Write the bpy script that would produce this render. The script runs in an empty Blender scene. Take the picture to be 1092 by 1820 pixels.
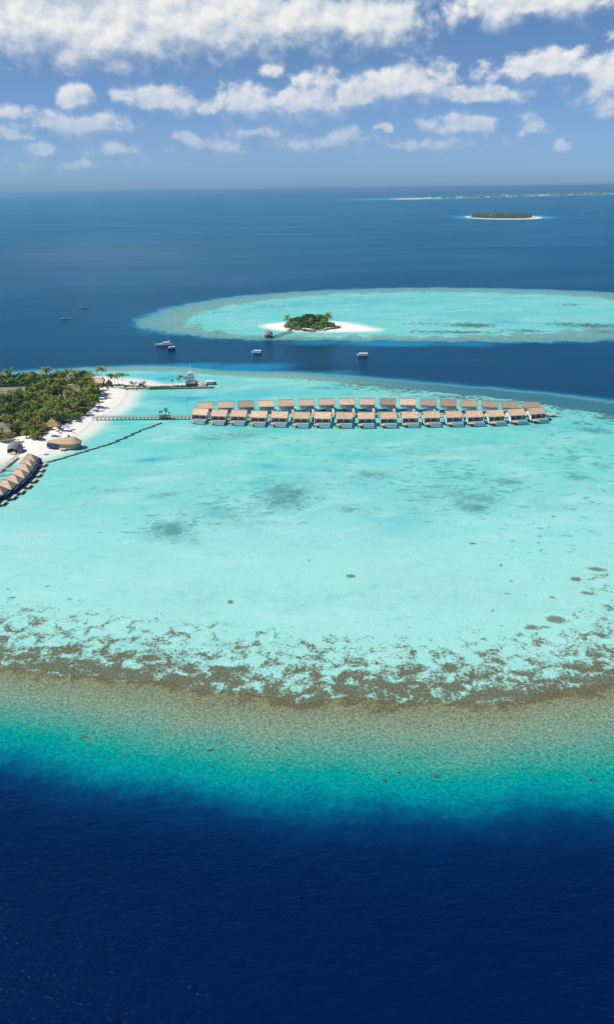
import bpy, bmesh, math, random
import numpy as np
from mathutils import Vector, Matrix

sc = bpy.context.scene
COL = sc.collection
R = math.radians

# ---------------------------------------------------------------- camera
H = 150.0                      # drone height above the sea, metres
F = 1500.0                     # focal length in photo pixels (1092 x 1820)
PITCH, ROLL = R(20.93), R(0.79)
fwd = Vector((0, math.cos(PITCH), -math.sin(PITCH)))
up0 = Vector((0, math.sin(PITCH), math.cos(PITCH)))
rt0 = Vector((1, 0, 0))
rt = rt0 * math.cos(ROLL) - up0 * math.sin(ROLL)
up = up0 * math.cos(ROLL) + rt0 * math.sin(ROLL)
cam = bpy.data.cameras.new('camera')
cam.sensor_fit = 'VERTICAL'
cam.sensor_height = 36.0
cam.lens = F / 1820 * 36.0
cam.clip_start, cam.clip_end = 1.0, 300000.0
co = bpy.data.objects.new('camera', cam)
COL.objects.link(co)
m3 = Matrix((rt, up, -fwd)).transposed()
co.matrix_world = Matrix.Translation((0, 0, H)) @ m3.to_4x4()
sc.camera = co


def ray(px, py):
    return (fwd + rt * ((px - 546) / F) + up * ((910 - py) / F)).normalized()


def G(px, py, z=0.0):
    """World point at height z seen at photo pixel (px, py)."""
    d = ray(px, py)
    t = (z - H) / d.z
    return Vector((d.x * t, d.y * t, z))


# ---------------------------------------------------------------- light
sc.view_settings.view_transform = 'Standard'
sc.view_settings.look = 'None'
sc.view_settings.exposure = 0.0
sc.view_settings.gamma = 1.0
SUN = Vector((-0.60, -0.11, 0.79)).normalized()
sl = bpy.data.lights.new('sun', 'SUN')
sl.energy = 5.0
sl.angle = R(0.5)
sl.color = (1.0, 0.955, 0.89)
so = bpy.data.objects.new('sun', sl)
COL.objects.link(so)
so.rotation_euler = SUN.to_track_quat('Z', 'Y').to_euler()


class NT:
    """Small helper to build node trees."""
    def __init__(s, tree):
        s.t = tree

    def new(s, kind, **kw):
        n = s.t.nodes.new(kind)
        for k, v in kw.items():
            setattr(n, k, v)
        return n

    def put(s, sock, v):
        if isinstance(v, bpy.types.NodeSocket):
            s.t.links.new(v, sock)
        elif v is not None:
            if isinstance(v, (tuple, list)) and sock.type == 'RGBA' and len(v) == 3:
                v = (*v, 1)
            sock.default_value = v

    def math(s, op, a, b=None, c=None, clamp=False):
        n = s.new('ShaderNodeMath', operation=op, use_clamp=clamp)
        for i, v in enumerate((a, b, c)):
            if v is not None:
                s.put(n.inputs[i], v)
        return n.outputs[0]

    def vmath(s, op, a, b=None, c=None):
        n = s.new('ShaderNodeVectorMath', operation=op)
        for i, v in enumerate((a, b, c)):
            if v is not None:
                s.put(n.inputs[i], v)
        return n.outputs['Value' if op in ('LENGTH', 'DOT_PRODUCT') else 'Vector']

    def mix(s, f, a, b, blend='MIX'):
        n = s.new('ShaderNodeMix', data_type='RGBA', blend_type=blend)
        s.put(n.inputs[0], f)
        s.put(n.inputs[6], a)
        s.put(n.inputs[7], b)
        return n.outputs[2]

    def ss(s, v, a, b, lo=0.0, hi=1.0):
        n = s.new('ShaderNodeMapRange', interpolation_type='SMOOTHSTEP')
        s.put(n.inputs[0], v)
        for i, x in zip((1, 2, 3, 4), (a, b, lo, hi)):
            s.put(n.inputs[i], x)
        return n.outputs[0]

    def noise(s, vec, scale, detail=4, rough=0.55, dist=0.0):
        n = s.new('ShaderNodeTexNoise')
        s.put(n.inputs['Vector'], vec)
        n.inputs['Scale'].default_value = scale
        n.inputs['Detail'].default_value = detail
        n.inputs['Roughness'].default_value = rough
        n.inputs['Distortion'].default_value = dist
        return n.outputs[0]

    def ramp(s, v, stops):
        n = s.new('ShaderNodeValToRGB')
        e = n.color_ramp.elements
        while len(e) < len(stops):
            e.new(0.5)
        for el, (p, c) in zip(e, stops):
            el.position = p
            el.color = (*c, 1)
        s.put(n.inputs[0], v)
        return n.outputs[0]

    def attr(s, name):
        return s.new('ShaderNodeAttribute', attribute_name=name).outputs['Fac']


def lin(r, g, b):
    f = lambda c: (c / 255 / 12.92) if c / 255 <= 0.04045 else ((c / 255 + 0.055) / 1.055) ** 2.4
    return (f(r), f(g), f(b))


# ---------------------------------------------------------------- sky
world = bpy.data.worlds.new('World')
sc.world = world
world.use_nodes = True
wt = world.node_tree
wt.nodes.clear()
W = NT(wt)
sky = W.new('ShaderNodeTexSky', sky_type='NISHITA')
sky.sun_disc = False
sky.sun_elevation = math.asin(SUN.z)
sky.sun_rotation = math.atan2(SUN.x, SUN.y)
sky.altitude = 150
sky.air_density = 1.0
sky.dust_density = 0.6
sky.ozone_density = 2.5
dirv = W.new('ShaderNodeTexCoord').outputs['Generated']
sep = W.new('ShaderNodeSeparateXYZ')
W.put(sep.inputs[0], dirv)
az = W.math('MULTIPLY', W.math('ARCTAN2', sep.outputs[0], sep.outputs[1]), 57.29578)
el = W.math('MULTIPLY', W.math('ARCSINE', sep.outputs[2]), 57.29578)
cmb = W.new('ShaderNodeCombineXYZ')
W.put(cmb.inputs[0], az)
W.put(cmb.inputs[1], el)
P = cmb.outputs[0]
# cumulus groups: photo pixel centre, half width, half height, strength
CLOUDS = [
    (300, 30, 430, 70, 1.35), (640, 40, 130, 40, 1.3),     (60, 40, 170, 66, 1.6), (190, 68, 170, 54, 1.6), (330, 48, 200, 60, 1.45), (560, 33, 200, 54, 1.4),
    (690, 48, 80, 42, 1.1), (940, 6, 150, 36, 1.1), (120, -30, 320, 60, 1.2), (560, -40, 260, 50, 1.1),
    (985, 120, 130, 26, 0.95), (1080, 140, 60, 45, 1.0), (1085, 190, 28, 28, 1.0),
    (725, 150, 85, 36, 1.12), (840, 170, 100, 18, 1.05), (640, 172, 60, 30, 1.05), (545, 182, 75, 36, 1.08),
    (435, 180, 70, 34, 1.08), (480, 122, 30, 14, 0.8), (570, 140, 60, 20, 0.6), (375, 188, 28, 12, 0.8),
    (285, 178, 60, 26, 1.0), (212, 166, 18, 14, 0.55), (132, 175, 34, 24, 1.1), (145, 220, 90, 26, 0.95),
    (18, 236, 50, 18, 0.9), (10, 200, 35, 10, 0.6), (75, 262, 30, 12, 0.7), (200, 262, 48, 16, 0.75),
    (325, 243, 26, 13, 0.8), (380, 258, 60, 16, 0.55), (620, 238, 40, 14, 0.75), (560, 255, 110, 16, 0.5),
    (682, 224, 18, 9, 0.8), (820, 218, 75, 22, 0.8), (950, 224, 34, 17, 0.7), (790, 252, 120, 14, 0.5),
    (998, 256, 14, 11, 0.6), (450, 232, 60, 14, 0.5), (150, 290, 120, 10, 0.3), (-160, 200, 120, 30, 1.0),
    (-150, 60, 160, 60, 1.2), (1230, 90, 130, 50, 1.0), (1250, 200, 110, 26, 0.9), (300, -260, 400, 110, 1.0),
    (900, -220, 260, 90, 1.0), (1500, -150, 250, 90, 1.0), (-500, -180, 280, 100, 1.0),
]


def cloud_density(p):
    warp = W.new('ShaderNodeTexNoise')
    W.put(warp.inputs['Vector'], p)
    warp.inputs['Scale'].default_value = 0.75
    warp.inputs['Detail'].default_value = 3
    pw = W.vmath('ADD', p, W.vmath('MULTIPLY', W.vmath('SUBTRACT', warp.outputs['Color'], (0.5, 0.5, 0.5)), (1.4, 0.8, 0)))
    f = None
    for (x, y, rx, ry, a) in CLOUDS:
        d = ray(x, y)
        c = (math.degrees(math.atan2(d.x, d.y)), math.degrees(math.asin(d.z)))
        ix, iy = F / rx / 57.3, F / ry / 57.3
        q = W.vmath('MULTIPLY_ADD', pw, (ix, iy, 0), (-c[0] * ix, -c[1] * iy, 0))
        L = W.vmath('LENGTH', q)
        v = W.math('MULTIPLY_ADD', L, -a, a * 1.0)
        f = v if f is None else W.math('SMOOTH_MAX', f, v, 0.25)
    f = W.math('MAXIMUM', f, -0.6)
    stretch = W.vmath('MULTIPLY', p, (0.95, 1.15, 1))
    n1 = W.noise(stretch, 0.66, 9, 0.575, 0.15)
    return W.math('ADD', f, W.math('MULTIPLY', W.math('SUBTRACT', n1, 0.5), 2.3)), n1, f


dens, n1, body_ = cloud_density(P)
above_ = cloud_density(W.vmath('ADD', P, (-0.3, 0.75, 0)))[2]
basal = W.ss(W.math('SUBTRACT', above_, body_), -0.25, 0.55)
n_lit = W.noise(W.vmath('MULTIPLY', W.vmath('ADD', P, (-0.35, 0.45, 0)), (0.95, 1.15, 1)), 0.66, 9, 0.575, 0.15)
relief = W.math('SUBTRACT', n1, n_lit)
alpha = W.math('MULTIPLY', W.ss(dens, -0.12, W.math('MULTIPLY_ADD', basal, 0.55, 0.55)), W.math('MULTIPLY_ADD', basal, -0.15, 1.0))
alpha = W.math('MULTIPLY', alpha, W.ss(el, 1.0, 8.0, 0.3, 1.0))
fine = W.noise(P, 2.2, 6, 0.6)
lit = W.math('ADD', W.math('MULTIPLY_ADD', relief, 2.1, 0.62), W.math('MULTIPLY', W.math('SUBTRACT', fine, 0.5), 0.22), clamp=True)
lit = W.math('SUBTRACT', W.math('ADD', lit, 0.12), W.math('MULTIPLY', basal, 0.62), clamp=True)
ccol = W.ramp(lit, [(0.0, lin(166, 186, 210)), (0.45, lin(206, 215, 226)), (1.0, lin(240, 240, 239))])
tint = W.ramp(W.math('DIVIDE', el, 60.0, clamp=True), [(0.0, (0.62, 1.04, 2.0)), (0.05, (0.61, 0.89, 1.53)), (0.12, (0.60, 0.80, 1.16)), (0.2, (0.55, 0.78, 1.12)), (0.34, (0.30, 0.72, 1.10)), (1.0, (0.30, 0.72, 1.05))])
skyc = W.mix(1.0, sky.outputs[0], tint, 'MULTIPLY')
b1 = W.new('ShaderNodeBackground')
W.put(b1.inputs[0], skyc)
b1.inputs[1].default_value = 0.08
b2 = W.new('ShaderNodeBackground')
W.put(b2.inputs[0], ccol)
b2.inputs[1].default_value = 1.0
mx = W.new('ShaderNodeMixShader')
W.put(mx.inputs[0], alpha)
wt.links.new(b1.outputs[0], mx.inputs[1])
wt.links.new(b2.outputs[0], mx.inputs[2])
wo = W.new('ShaderNodeOutputWorld')
wt.links.new(mx.outputs[0], wo.inputs[0])

sc.cycles.max_bounces = 6
sc.cycles.diffuse_bounces = 3
sc.cycles.glossy_bounces = 3
sc.cycles.sample_clamp_indirect = 6.0


# ================================================================ helpers
rng = random.Random(7)


def tag(o, label=None, cat=None, group=None, kind=None):
    if label: o['label'] = label
    if cat: o['category'] = cat
    if group: o['group'] = group
    if kind: o['kind'] = kind
    return o


def empty(name, loc=(0, 0, 0), rz=0.0):
    o = bpy.data.objects.new(name, None)
    COL.objects.link(o)
    o.location = loc
    o.rotation_euler = (0, 0, rz)
    return o


def link(name, me, parent=None):
    o = bpy.data.objects.new(name, me)
    COL.objects.link(o)
    if parent is not None:
        o.parent = parent
    return o


def copy_tree(o, parent=None):
    c = o.copy()
    COL.objects.link(c)
    if parent is not None:
        c.parent = parent
    for ch in list(o.children):
        copy_tree(ch, c)
    return c


class MB:
    """Collects boxes, tubes, lofts into ONE mesh."""
    def __init__(s):
        s.v, s.f = [], []

    def add(s, vs, fs):
        k = len(s.v)
        s.v += [tuple(v) for v in vs]
        s.f += [tuple(i + k for i in f) for f in fs]
        return s

    def box(s, x0, x1, y0, y1, z0, z1, M=None):
        vs = [Vector((x, y, z)) for z in (z0, z1) for x, y in ((x0, y0), (x1, y0), (x1, y1), (x0, y1))]
        if M is not None:
            vs = [M @ v for v in vs]
        return s.add(vs, [(3, 2, 1, 0), (4, 5, 6, 7), (0, 1, 5, 4), (1, 2, 6, 5), (2, 3, 7, 6), (3, 0, 4, 7)])

    def tube(s, pts, radii, n=6, cap=True):
        pts = [Vector(p) for p in pts]
        rings = []
        for i, p in enumerate(pts):
            t = (pts[min(i + 1, len(pts) - 1)] - pts[max(i - 1, 0)]).normalized()
            a = t.cross(Vector((0, 1, 0.01)) if abs(t.z) > 0.9 else Vector((0, 0, 1))).normalized()
            b = t.cross(a)
            r = radii[i] if isinstance(radii, (list, tuple)) else radii
            rings.append([p + a * r * math.cos(2 * math.pi * j / n) + b * r * math.sin(2 * math.pi * j / n) for j in range(n)])
        vs = [v for r_ in rings for v in r_]
        fs = []
        for i in range(len(rings) - 1):
            for j in range(n):
                fs.append((i * n + j, i * n + (j + 1) % n, (i + 1) * n + (j + 1) % n, (i + 1) * n + j))
        if cap:
            fs.append(tuple(range(n - 1, -1, -1)))
            fs.append(tuple(range((len(rings) - 1) * n, len(rings) * n)))
        return s.add(vs, fs)

    def bar(s, a, b, w, h):
        """box beam from a to b: w wide across, from z to z+h."""
        a, b = Vector(a), Vector(b)
        d = (b - a)
        L = Vector((d.x, d.y, 0)).normalized()
        n = Vector((-L.y, L.x, 0)) * (w / 2)
        zz = Vector((0, 0, h))
        vs = [a - n, b - n, b + n, a + n, a - n + zz, b - n + zz, b + n + zz, a + n + zz]
        return s.add(vs, [(3, 2, 1, 0), (4, 5, 6, 7), (0, 1, 5, 4), (1, 2, 6, 5), (2, 3, 7, 6), (3, 0, 4, 7)])

    def mesh(s, name, mat, smooth=False):
        me = bpy.data.meshes.new(name)
        me.from_pydata(s.v, [], s.f)
        if mat:
            me.materials.append(mat)
        bm = bmesh.new()
        bm.from_mesh(me)
        bmesh.ops.recalc_face_normals(bm, faces=bm.faces)
        bm.to_mesh(me)
        bm.free()
        if smooth:
            me.polygons.foreach_set('use_smooth', [True] * len(me.polygons))
        me.update()
        return me

    def build(s, name, mat, parent=None, smooth=False):
        return link(name, s.mesh(name, mat, smooth), parent)


def smooth_curve(pts, closed=True, n=8):
    """Catmull-Rom through 2-D points."""
    P_ = [np.array(p[:2], float) for p in pts]
    N = len(P_)
    out = []
    for i in range(N if closed else N - 1):
        if closed:
            a, b, c, d = P_[i - 1], P_[i], P_[(i + 1) % N], P_[(i + 2) % N]
        else:
            a, b, c, d = P_[max(i - 1, 0)], P_[i], P_[i + 1], P_[min(i + 2, N - 1)]
        for k in range(n):
            t = k / n
            out.append(0.5 * ((2 * b) + (c - a) * t + (2 * a - 5 * b + 4 * c - d) * t * t + (-a + 3 * b - 3 * c + d) * t ** 3))
    if not closed:
        out.append(P_[-1])
    return np.array(out)


def px_poly(pts, z=0.0, n=6):
    return smooth_curve([G(x, y, z) for x, y in pts], True, n)


def sdist(poly, X, Y, cap=None):
    """Signed distance (positive inside) of points to a polygon."""
    d2 = np.full(X.shape, 1e30)
    inside = np.zeros(X.shape, bool)
    A = poly
    B = np.roll(poly, -1, axis=0)
    for (ax, ay), (bx, by) in zip(A, B):
        ex, ey = bx - ax, by - ay
        L2 = ex * ex + ey * ey + 1e-12
        t = np.clip(((X - ax) * ex + (Y - ay) * ey) / L2, 0, 1)
        d2 = np.minimum(d2, (X - ax - t * ex) ** 2 + (Y - ay - t * ey) ** 2)
        cond = (ay > Y) != (by > Y)
        with np.errstate(divide='ignore', invalid='ignore'):
            xi = ax + (Y - ay) / (by - ay + 1e-30) * ex
        inside ^= cond & (X < xi)
    d = np.sqrt(d2)
    return np.where(inside, d, -d)


def sstep(x, a, b):
    t = np.clip((x - a) / (b - a), 0, 1)
    return t * t * (3 - 2 * t)


# ---------------------------------------------------------------- materials
def surf(name, c1, c2=None, scale=1.0, rough=0.8, rand=0.0, bump=0.0, metallic=0.0, spec=0.3, stretch=(1, 1, 1), detail=5, lo=0.35, hi=0.65):
    m = bpy.data.materials.new(name)
    m.use_nodes = True
    T = NT(m.node_tree)
    b = m.node_tree.nodes['Principled BSDF']
    b.inputs['Roughness'].default_value = rough
    b.inputs['Metallic'].default_value = metallic
    b.inputs['Specular IOR Level'].default_value = spec
    tc = T.new('ShaderNodeTexCoord').outputs['Object']
    vec = T.vmath('MULTIPLY', tc, stretch)
    oi = T.new('ShaderNodeObjectInfo')
    if rand:
        vec = T.vmath('MULTIPLY_ADD', (37.0, 19.0, 11.0), oi.outputs['Random'], vec)
    n = T.noise(vec, scale, detail, 0.6)
    c = T.mix(T.ss(n, lo, hi), c1, c2 or tuple(x * 0.7 for x in c1))
    if rand:
        hs = T.new('ShaderNodeHueSaturation')
        T.put(hs.inputs['Value'], T.math('MULTIPLY_ADD', oi.outputs['Random'], rand, 1 - rand / 2))
        T.put(hs.inputs['Hue'], T.math('MULTIPLY_ADD', oi.outputs['Random'], rand * 0.05, 0.5 - rand * 0.025))
        T.put(hs.inputs['Color'], c)
        c = hs.outputs[0]
    T.put(b.inputs['Base Color'], c)
    if bump:
        bn = T.new('ShaderNodeBump')
        bn.inputs['Strength'].default_value = bump
        bn.inputs['Distance'].default_value = 0.15
        T.put(bn.inputs['Height'], n)
        m.node_tree.links.new(bn.outputs[0], b.inputs['Normal'])
    return m


def leaf_mat(name, c1, c2, rand=0.5, scale=0.55):
    m = bpy.data.materials.new(name)
    m.use_nodes = True
    T = NT(m.node_tree)
    b = m.node_tree.nodes['Principled BSDF']
    b.inputs['Roughness'].default_value = 0.6
    b.inputs['Specular IOR Level'].default_value = 0.25
    oi = T.new('ShaderNodeObjectInfo')
    tc = T.new('ShaderNodeTexCoord').outputs['Object']
    n = T.noise(tc, scale, 3, 0.6)
    c = T.mix(T.ss(n, 0.35, 0.65), c1, c2)
    geo = T.new('ShaderNodeNewGeometry')
    c = T.mix(1.0, c, T.mix(geo.outputs['Random Per Island'], (0.55, 0.6, 0.6), (1.35, 1.3, 1.1)), 'MULTIPLY')
    hs = T.new('ShaderNodeHueSaturation')
    T.put(hs.inputs['Value'], T.math('MULTIPLY_ADD', oi.outputs['Random'], rand, 1.18 - rand / 2))
    T.put(hs.inputs['Hue'], T.math('MULTIPLY_ADD', oi.outputs['Random'], 0.05, 0.475))
    T.put(hs.inputs['Color'], c)
    T.put(b.inputs['Base Color'], hs.outputs[0])
    tr = T.new('ShaderNodeBsdfTranslucent')
    T.put(tr.inputs[0], hs.outputs[0])
    mxs = T.new('ShaderNodeMixShader')
    mxs.inputs[0].default_value = 0.42
    L = m.node_tree.links
    L.new(b.outputs[0], mxs.inputs[1])
    L.new(tr.outputs[0], mxs.inputs[2])
    L.new(mxs.outputs[0], m.node_tree.nodes['Material Output'].inputs[0])
    return m


M = dict(
    thatch=surf('thatch', (0.68, 0.485, 0.335), (0.50, 0.35, 0.235), 0.9, 0.95, 0.22, 0.5, stretch=(0.5, 2.2, 1)),
    thatch_brown=surf('brown_thatch', (0.56, 0.39, 0.23), (0.40, 0.27, 0.155), 0.9, 0.95, 0.1, 0.5),
    glazing=surf('pale_glazing', (0.34, 0.36, 0.31), (0.26, 0.29, 0.26), 0.8, 0.35, spec=0.5),
    thatch_old=surf('weathered_thatch', (0.40, 0.31, 0.22), (0.28, 0.21, 0.15), 0.9, 0.95, 0.2, 0.5, stretch=(0.5, 2.2, 1)),
    thatch_grey=surf('grey_thatch', (0.30, 0.26, 0.22), (0.19, 0.165, 0.14), 0.8, 0.95, 0.1, 0.4),
    thatch_gold=surf('golden_thatch', (0.50, 0.31, 0.13), (0.34, 0.2, 0.08), 0.9, 0.95, 0.1, 0.4),
    ridge=surf('ridge_thatch', (0.36, 0.24, 0.14), None, 1.5, 0.95),
    barge=surf('dark_timber_edge', (0.12, 0.065, 0.04), None, 1.2, 0.8),
    white=surf('white_render', (0.74, 0.76, 0.78), (0.62, 0.65, 0.68), 0.4, 0.7),
    paint=surf('boat_white_paint', (0.82, 0.82, 0.82), (0.74, 0.75, 0.76), 0.3, 0.35, spec=0.5),
    blue=surf('blue_grey_boards', (0.16, 0.25, 0.36), (0.11, 0.18, 0.27), 1.5, 0.6, stretch=(3, 3, 0.4)),
    poolwall=surf('pale_blue_pool_wall', (0.42, 0.51, 0.57), (0.33, 0.42, 0.48), 0.6, 0.4),
    pool=surf('pool_water', (0.03, 0.36, 0.37), (0.04, 0.42, 0.42), 0.7, 0.08, spec=0.5),
    glass=surf('dark_glass', (0.045, 0.09, 0.15), (0.06, 0.12, 0.19), 0.3, 0.06, spec=0.6),
    navy=surf('navy_screens', (0.022, 0.05, 0.13), (0.04, 0.075, 0.18), 0.8, 0.35),
    deck=surf('deck_timber', (0.58, 0.44, 0.31), (0.44, 0.32, 0.22), 1.3, 0.8, 0.1, stretch=(0.6, 3, 1)),
    deck_pale=surf('pale_deck_timber', (0.58, 0.50, 0.37), (0.46, 0.38, 0.27), 1.3, 0.8, 0.1, stretch=(0.6, 3, 1)),
    walk=surf('grey_walkway_timber', (0.40, 0.36, 0.30), (0.27, 0.24, 0.2), 1.0, 0.85),
    pile=surf('wet_timber_pile', (0.20, 0.19, 0.16), (0.09, 0.10, 0.09), 1.0, 0.7),
    screen=surf('dark_wet_timber', (0.13, 0.15, 0.135), (0.07, 0.085, 0.08), 0.8, 0.8),
    dome=surf('grey_shingles', (0.30, 0.275, 0.255), (0.19, 0.175, 0.165), 2.2, 0.85, 0, 0.5),
    bark=surf('bark', (0.22, 0.18, 0.13), (0.13, 0.105, 0.08), 1.5, 0.9),
    palmbark=surf('palm_bark', (0.30, 0.26, 0.20), (0.18, 0.15, 0.12), 2.5, 0.9, stretch=(1, 1, 3)),
    concrete=surf('weathered_concrete', (0.34, 0.35, 0.35), (0.22, 0.23, 0.23), 0.3, 0.9),
    rock=surf('reef_rock', (0.085, 0.10, 0.07), (0.045, 0.06, 0.045), 0.6, 0.9),
    hullblue=surf('dark_blue_hull', (0.02, 0.05, 0.09), (0.03, 0.06, 0.1), 0.4, 0.4),
    hullteal=surf('green_hull', (0.02, 0.19, 0.19), (0.02, 0.14, 0.15), 0.4, 0.4),
    red=surf('red_oxide_paint', (0.33, 0.06, 0.05), None, 0.5, 0.6),
    wood=surf('varnished_wood', (0.26, 0.13, 0.06), None, 1.0, 0.5),
    metal=surf('galvanised_metal', (0.45, 0.46, 0.47), None, 0.8, 0.45, metallic=0.4),
    fabric=surf('white_canvas', (0.78, 0.78, 0.76), (0.7, 0.7, 0.68), 0.8, 0.9),
    tan=surf('tan_render', (0.55, 0.45, 0.33), (0.46, 0.37, 0.27), 0.5, 0.85),
    pink=surf('pale_pink_render', (0.55, 0.42, 0.38), None, 0.5, 0.85),
    aggregate=surf('heaped_sand', (0.62, 0.50, 0.40), (0.52, 0.42, 0.33), 0.5, 0.95),
    palesand=surf('pale_sand', (0.80, 0.72, 0.62), (0.64, 0.56, 0.47), 0.3, 0.95),
    foam=surf('foam', (0.75, 0.82, 0.86), (0.6, 0.7, 0.78), 1.0, 0.6),
    leaf_dark=leaf_mat('dark_leaves', (0.048, 0.105, 0.03), (0.095, 0.16, 0.036)),
    leaf_mid=leaf_mat('green_leaves', (0.15, 0.26, 0.03), (0.25, 0.33, 0.04)),
    leaf_pale=leaf_mat('pale_green_leaves', (0.22, 0.29, 0.07), (0.30, 0.35, 0.10), 0.25),
    leaf_palm=leaf_mat('palm_fronds', (0.17, 0.21, 0.035), (0.29, 0.28, 0.05), 0.6),
    leaf_far=leaf_mat('distant_leaves', (0.10, 0.14, 0.06), (0.17, 0.20, 0.085), 0.4, 0.08),
)

# ================================================================ the sea
# outlines traced on the sea plane
MAIN_OUT = px_poly([(-60, 668), (60, 658), (180, 652), (300, 649), (400, 657), (550, 662), (700, 674), (850, 687), (1000, 701), (1092, 713),
                    (1250, 745), (1400, 800), (1480, 900), (1480, 1050), (1420, 1250), (1300, 1400), (1190, 1452), (1092, 1462), (950, 1466),
                    (800, 1470), (650, 1468), (546, 1462), (420, 1448), (300, 1432), (150, 1408), (70, 1392), (0, 1380), (-120, 1350), (-300, 1280),
                    (-480, 1150), (-560, 1000), (-520, 850), (-350, 740), (-180, 685)])
MAIN_CREST = px_poly([(-60, 676), (60, 668), (180, 660), (300, 660), (400, 667), (520, 672), (600, 679), (700, 690), (800, 698), (900, 708), (1000, 723), (1092, 738),
                      (1220, 780), (1320, 850), (1340, 950), (1300, 1060), (1200, 1180), (1092, 1224), (1000, 1240), (900, 1252), (800, 1258), (700, 1249),
                      (546, 1248), (470, 1246), (400, 1240), (300, 1226), (200, 1212), (100, 1201), (0, 1187), (-120, 1160), (-280, 1080),
                      (-380, 960), (-360, 840), (-250, 740), (-150, 695)])
FAR_OUT = px_poly([(238, 573), (262, 560), (300, 547), (400, 529), (550, 517), (750, 511), (950, 514), (1092, 520), (1250, 532), (1360, 555),
                   (1320, 588), (1180, 602), (1000, 608), (850, 608), (700, 606), (560, 605), (450, 604), (360, 599), (290, 591), (252, 582)])
FAR_CREST = px_poly([(328, 569), (370, 550), (460, 533), (600, 521.5), (800, 518), (1000, 523), (1092, 532), (1200, 540), (1270, 555), (1200, 575), (1092, 584),
                     (950, 594), (850, 599), (740, 600), (600, 600.5), (480, 597.5), (400, 593), (345, 583)])
LAND_MAIN = px_poly([(-330, 700), (-200, 682), (-60, 679), (60, 677), (110, 675), (165, 673), (205, 675), (245, 679), (262, 684), (230, 690), (228, 699),
                     (221, 711), (212, 722), (196, 734), (172, 745), (160, 756), (150, 765), (140, 772), (120, 781), (104, 797), (86, 805.5),
                     (62, 811.5), (42, 813), (20, 815), (-30, 820), (-120, 830), (-260, 800)], n=5)
LAND_SPIT = px_poly([(470, 580), (488, 575.5), (520, 572.5), (560, 571), (600, 572.5), (632, 577), (655, 582), (672, 586.5), (650, 588.5), (620, 589.3),
                     (560, 589), (520, 588), (490, 585)], n=5)
LAND_THIRD = px_poly([(826, 386), (838, 383.5), (870, 381.5), (905, 381.5), (945, 384), (966, 387), (945, 389.3), (900, 390), (855, 389)], n=5)
LAND_FOURTH = px_poly([(690, 354), (760, 350.8), (830, 348.0), (900, 345.8), (980, 343.6), (1060, 341.8), (1160, 339.5), (1300, 336.5), (1300, 340.4), (1160, 343.3), (1090, 344.9),
                       (1000, 347.1), (900, 349.5), (800, 352.0), (740, 354.1)], n=4)

SEA_R = 45000.0
rings = np.concatenate([[0.0, 30.0, 60.0, 85.0], np.exp(np.linspace(math.log(100), math.log(1500), 560)),
                        np.exp(np.linspace(math.log(1510), math.log(SEA_R), 220))])
th = np.concatenate([np.linspace(-30, 30, 520), np.linspace(33, 327, 99)])
th = np.radians(th)
NR, NA = len(rings), len(th)
RR, TT = np.meshgrid(rings, th, indexing='ij')
X = RR * np.sin(TT)
Y = RR * np.cos(TT)
idx = np.arange(NR * NA).reshape(NR, NA)
q = np.stack([idx[:-1], np.roll(idx[:-1], -1, 1), np.roll(idx[1:], -1, 1), idx[1:]], -1).reshape(-1, 4)
sea_me = bpy.data.meshes.new('sea')
vs = np.zeros((NR * NA, 3), np.float32)
vs[:, 0] = X.ravel()
vs[:, 1] = Y.ravel()
sea_me.from_pydata(vs.tolist(), [], q.tolist())
near = (RR < 4000).ravel()
xn, yn = X.ravel()[near], Y.ravel()[near]


def full(vals, default=0.0):
    a = np.full(NR * NA, default, np.float32)
    a[near] = vals
    return a


def wobble(k, a):
    """Irregular wander of a reef outline, in metres."""
    r = np.random.RandomState(k)
    w = np.zeros(xn.shape)
    for L_, h_ in ((46, 1.0), (27, 0.7), (15, 0.55), (8.5, 0.4), (5, 0.25)):
        t1, t2, p1, p2 = r.uniform(0, 6.28, 4)
        w += h_ * np.sin((xn * math.cos(t1) + yn * math.sin(t1)) * 6.28 / L_ + p1 + 1.3 * np.sin((xn * math.cos(t2) + yn * math.sin(t2)) * 6.28 / (L_ * 1.7) + p2))
    return a * w / 1.6


dA, dB = sdist(MAIN_OUT, xn, yn) + wobble(1, 1.6), sdist(MAIN_CREST, xn, yn) + wobble(2, 1.8)
fA, fB = sdist(FAR_OUT, xn, yn) + wobble(3, 5), sdist(FAR_CREST, xn, yn) + wobble(4, 12)


def band(a, b):
    u = np.where(a > 0, np.where(b < 0, a / (a - b + 1e-6), 1.0), a / 60.0)
    return np.clip(u, -1, 1)


u_main, u_far = band(dA, dB), band(fA, fB)
u = np.maximum(u_main, u_far)
lag = np.maximum(sstep(dB, -0.5, 5), sstep(fB, -6, 22))
isfar = (u_far > u_main).astype(np.float32)
near_edge = sstep(-yn, -520, -380)
isfar = np.maximum(isfar, 1 - near_edge)
dark_rim = (1 - near_edge) * (u_main >= u_far) * sstep(xn, -30, 150)


def blobs(lst, fall=1.1):
    """Sum of soft spots given by photo centre, photo half sizes and strength, laid on the sea plane."""
    out = np.zeros(xn.shape, np.float32)
    for (px, py, rx, ry, a) in lst:
        c = G(px, py)
        ex = (G(px + rx, py) - c).length
        f_, b_ = G(px, py - ry), G(px, py + ry)
        ey = (f_ - b_).length / 2
        d = c.xy.normalized()
        dx, dy = xn - c.x, yn - c.y
        w = dx * d.x + dy * d.y
        v = dx * d.y - dy * d.x
        r2 = (v / ex) ** 2 + (w / ey) ** 2
        out = np.maximum(out, a * np.exp(-fall * r2))
    return out


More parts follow.
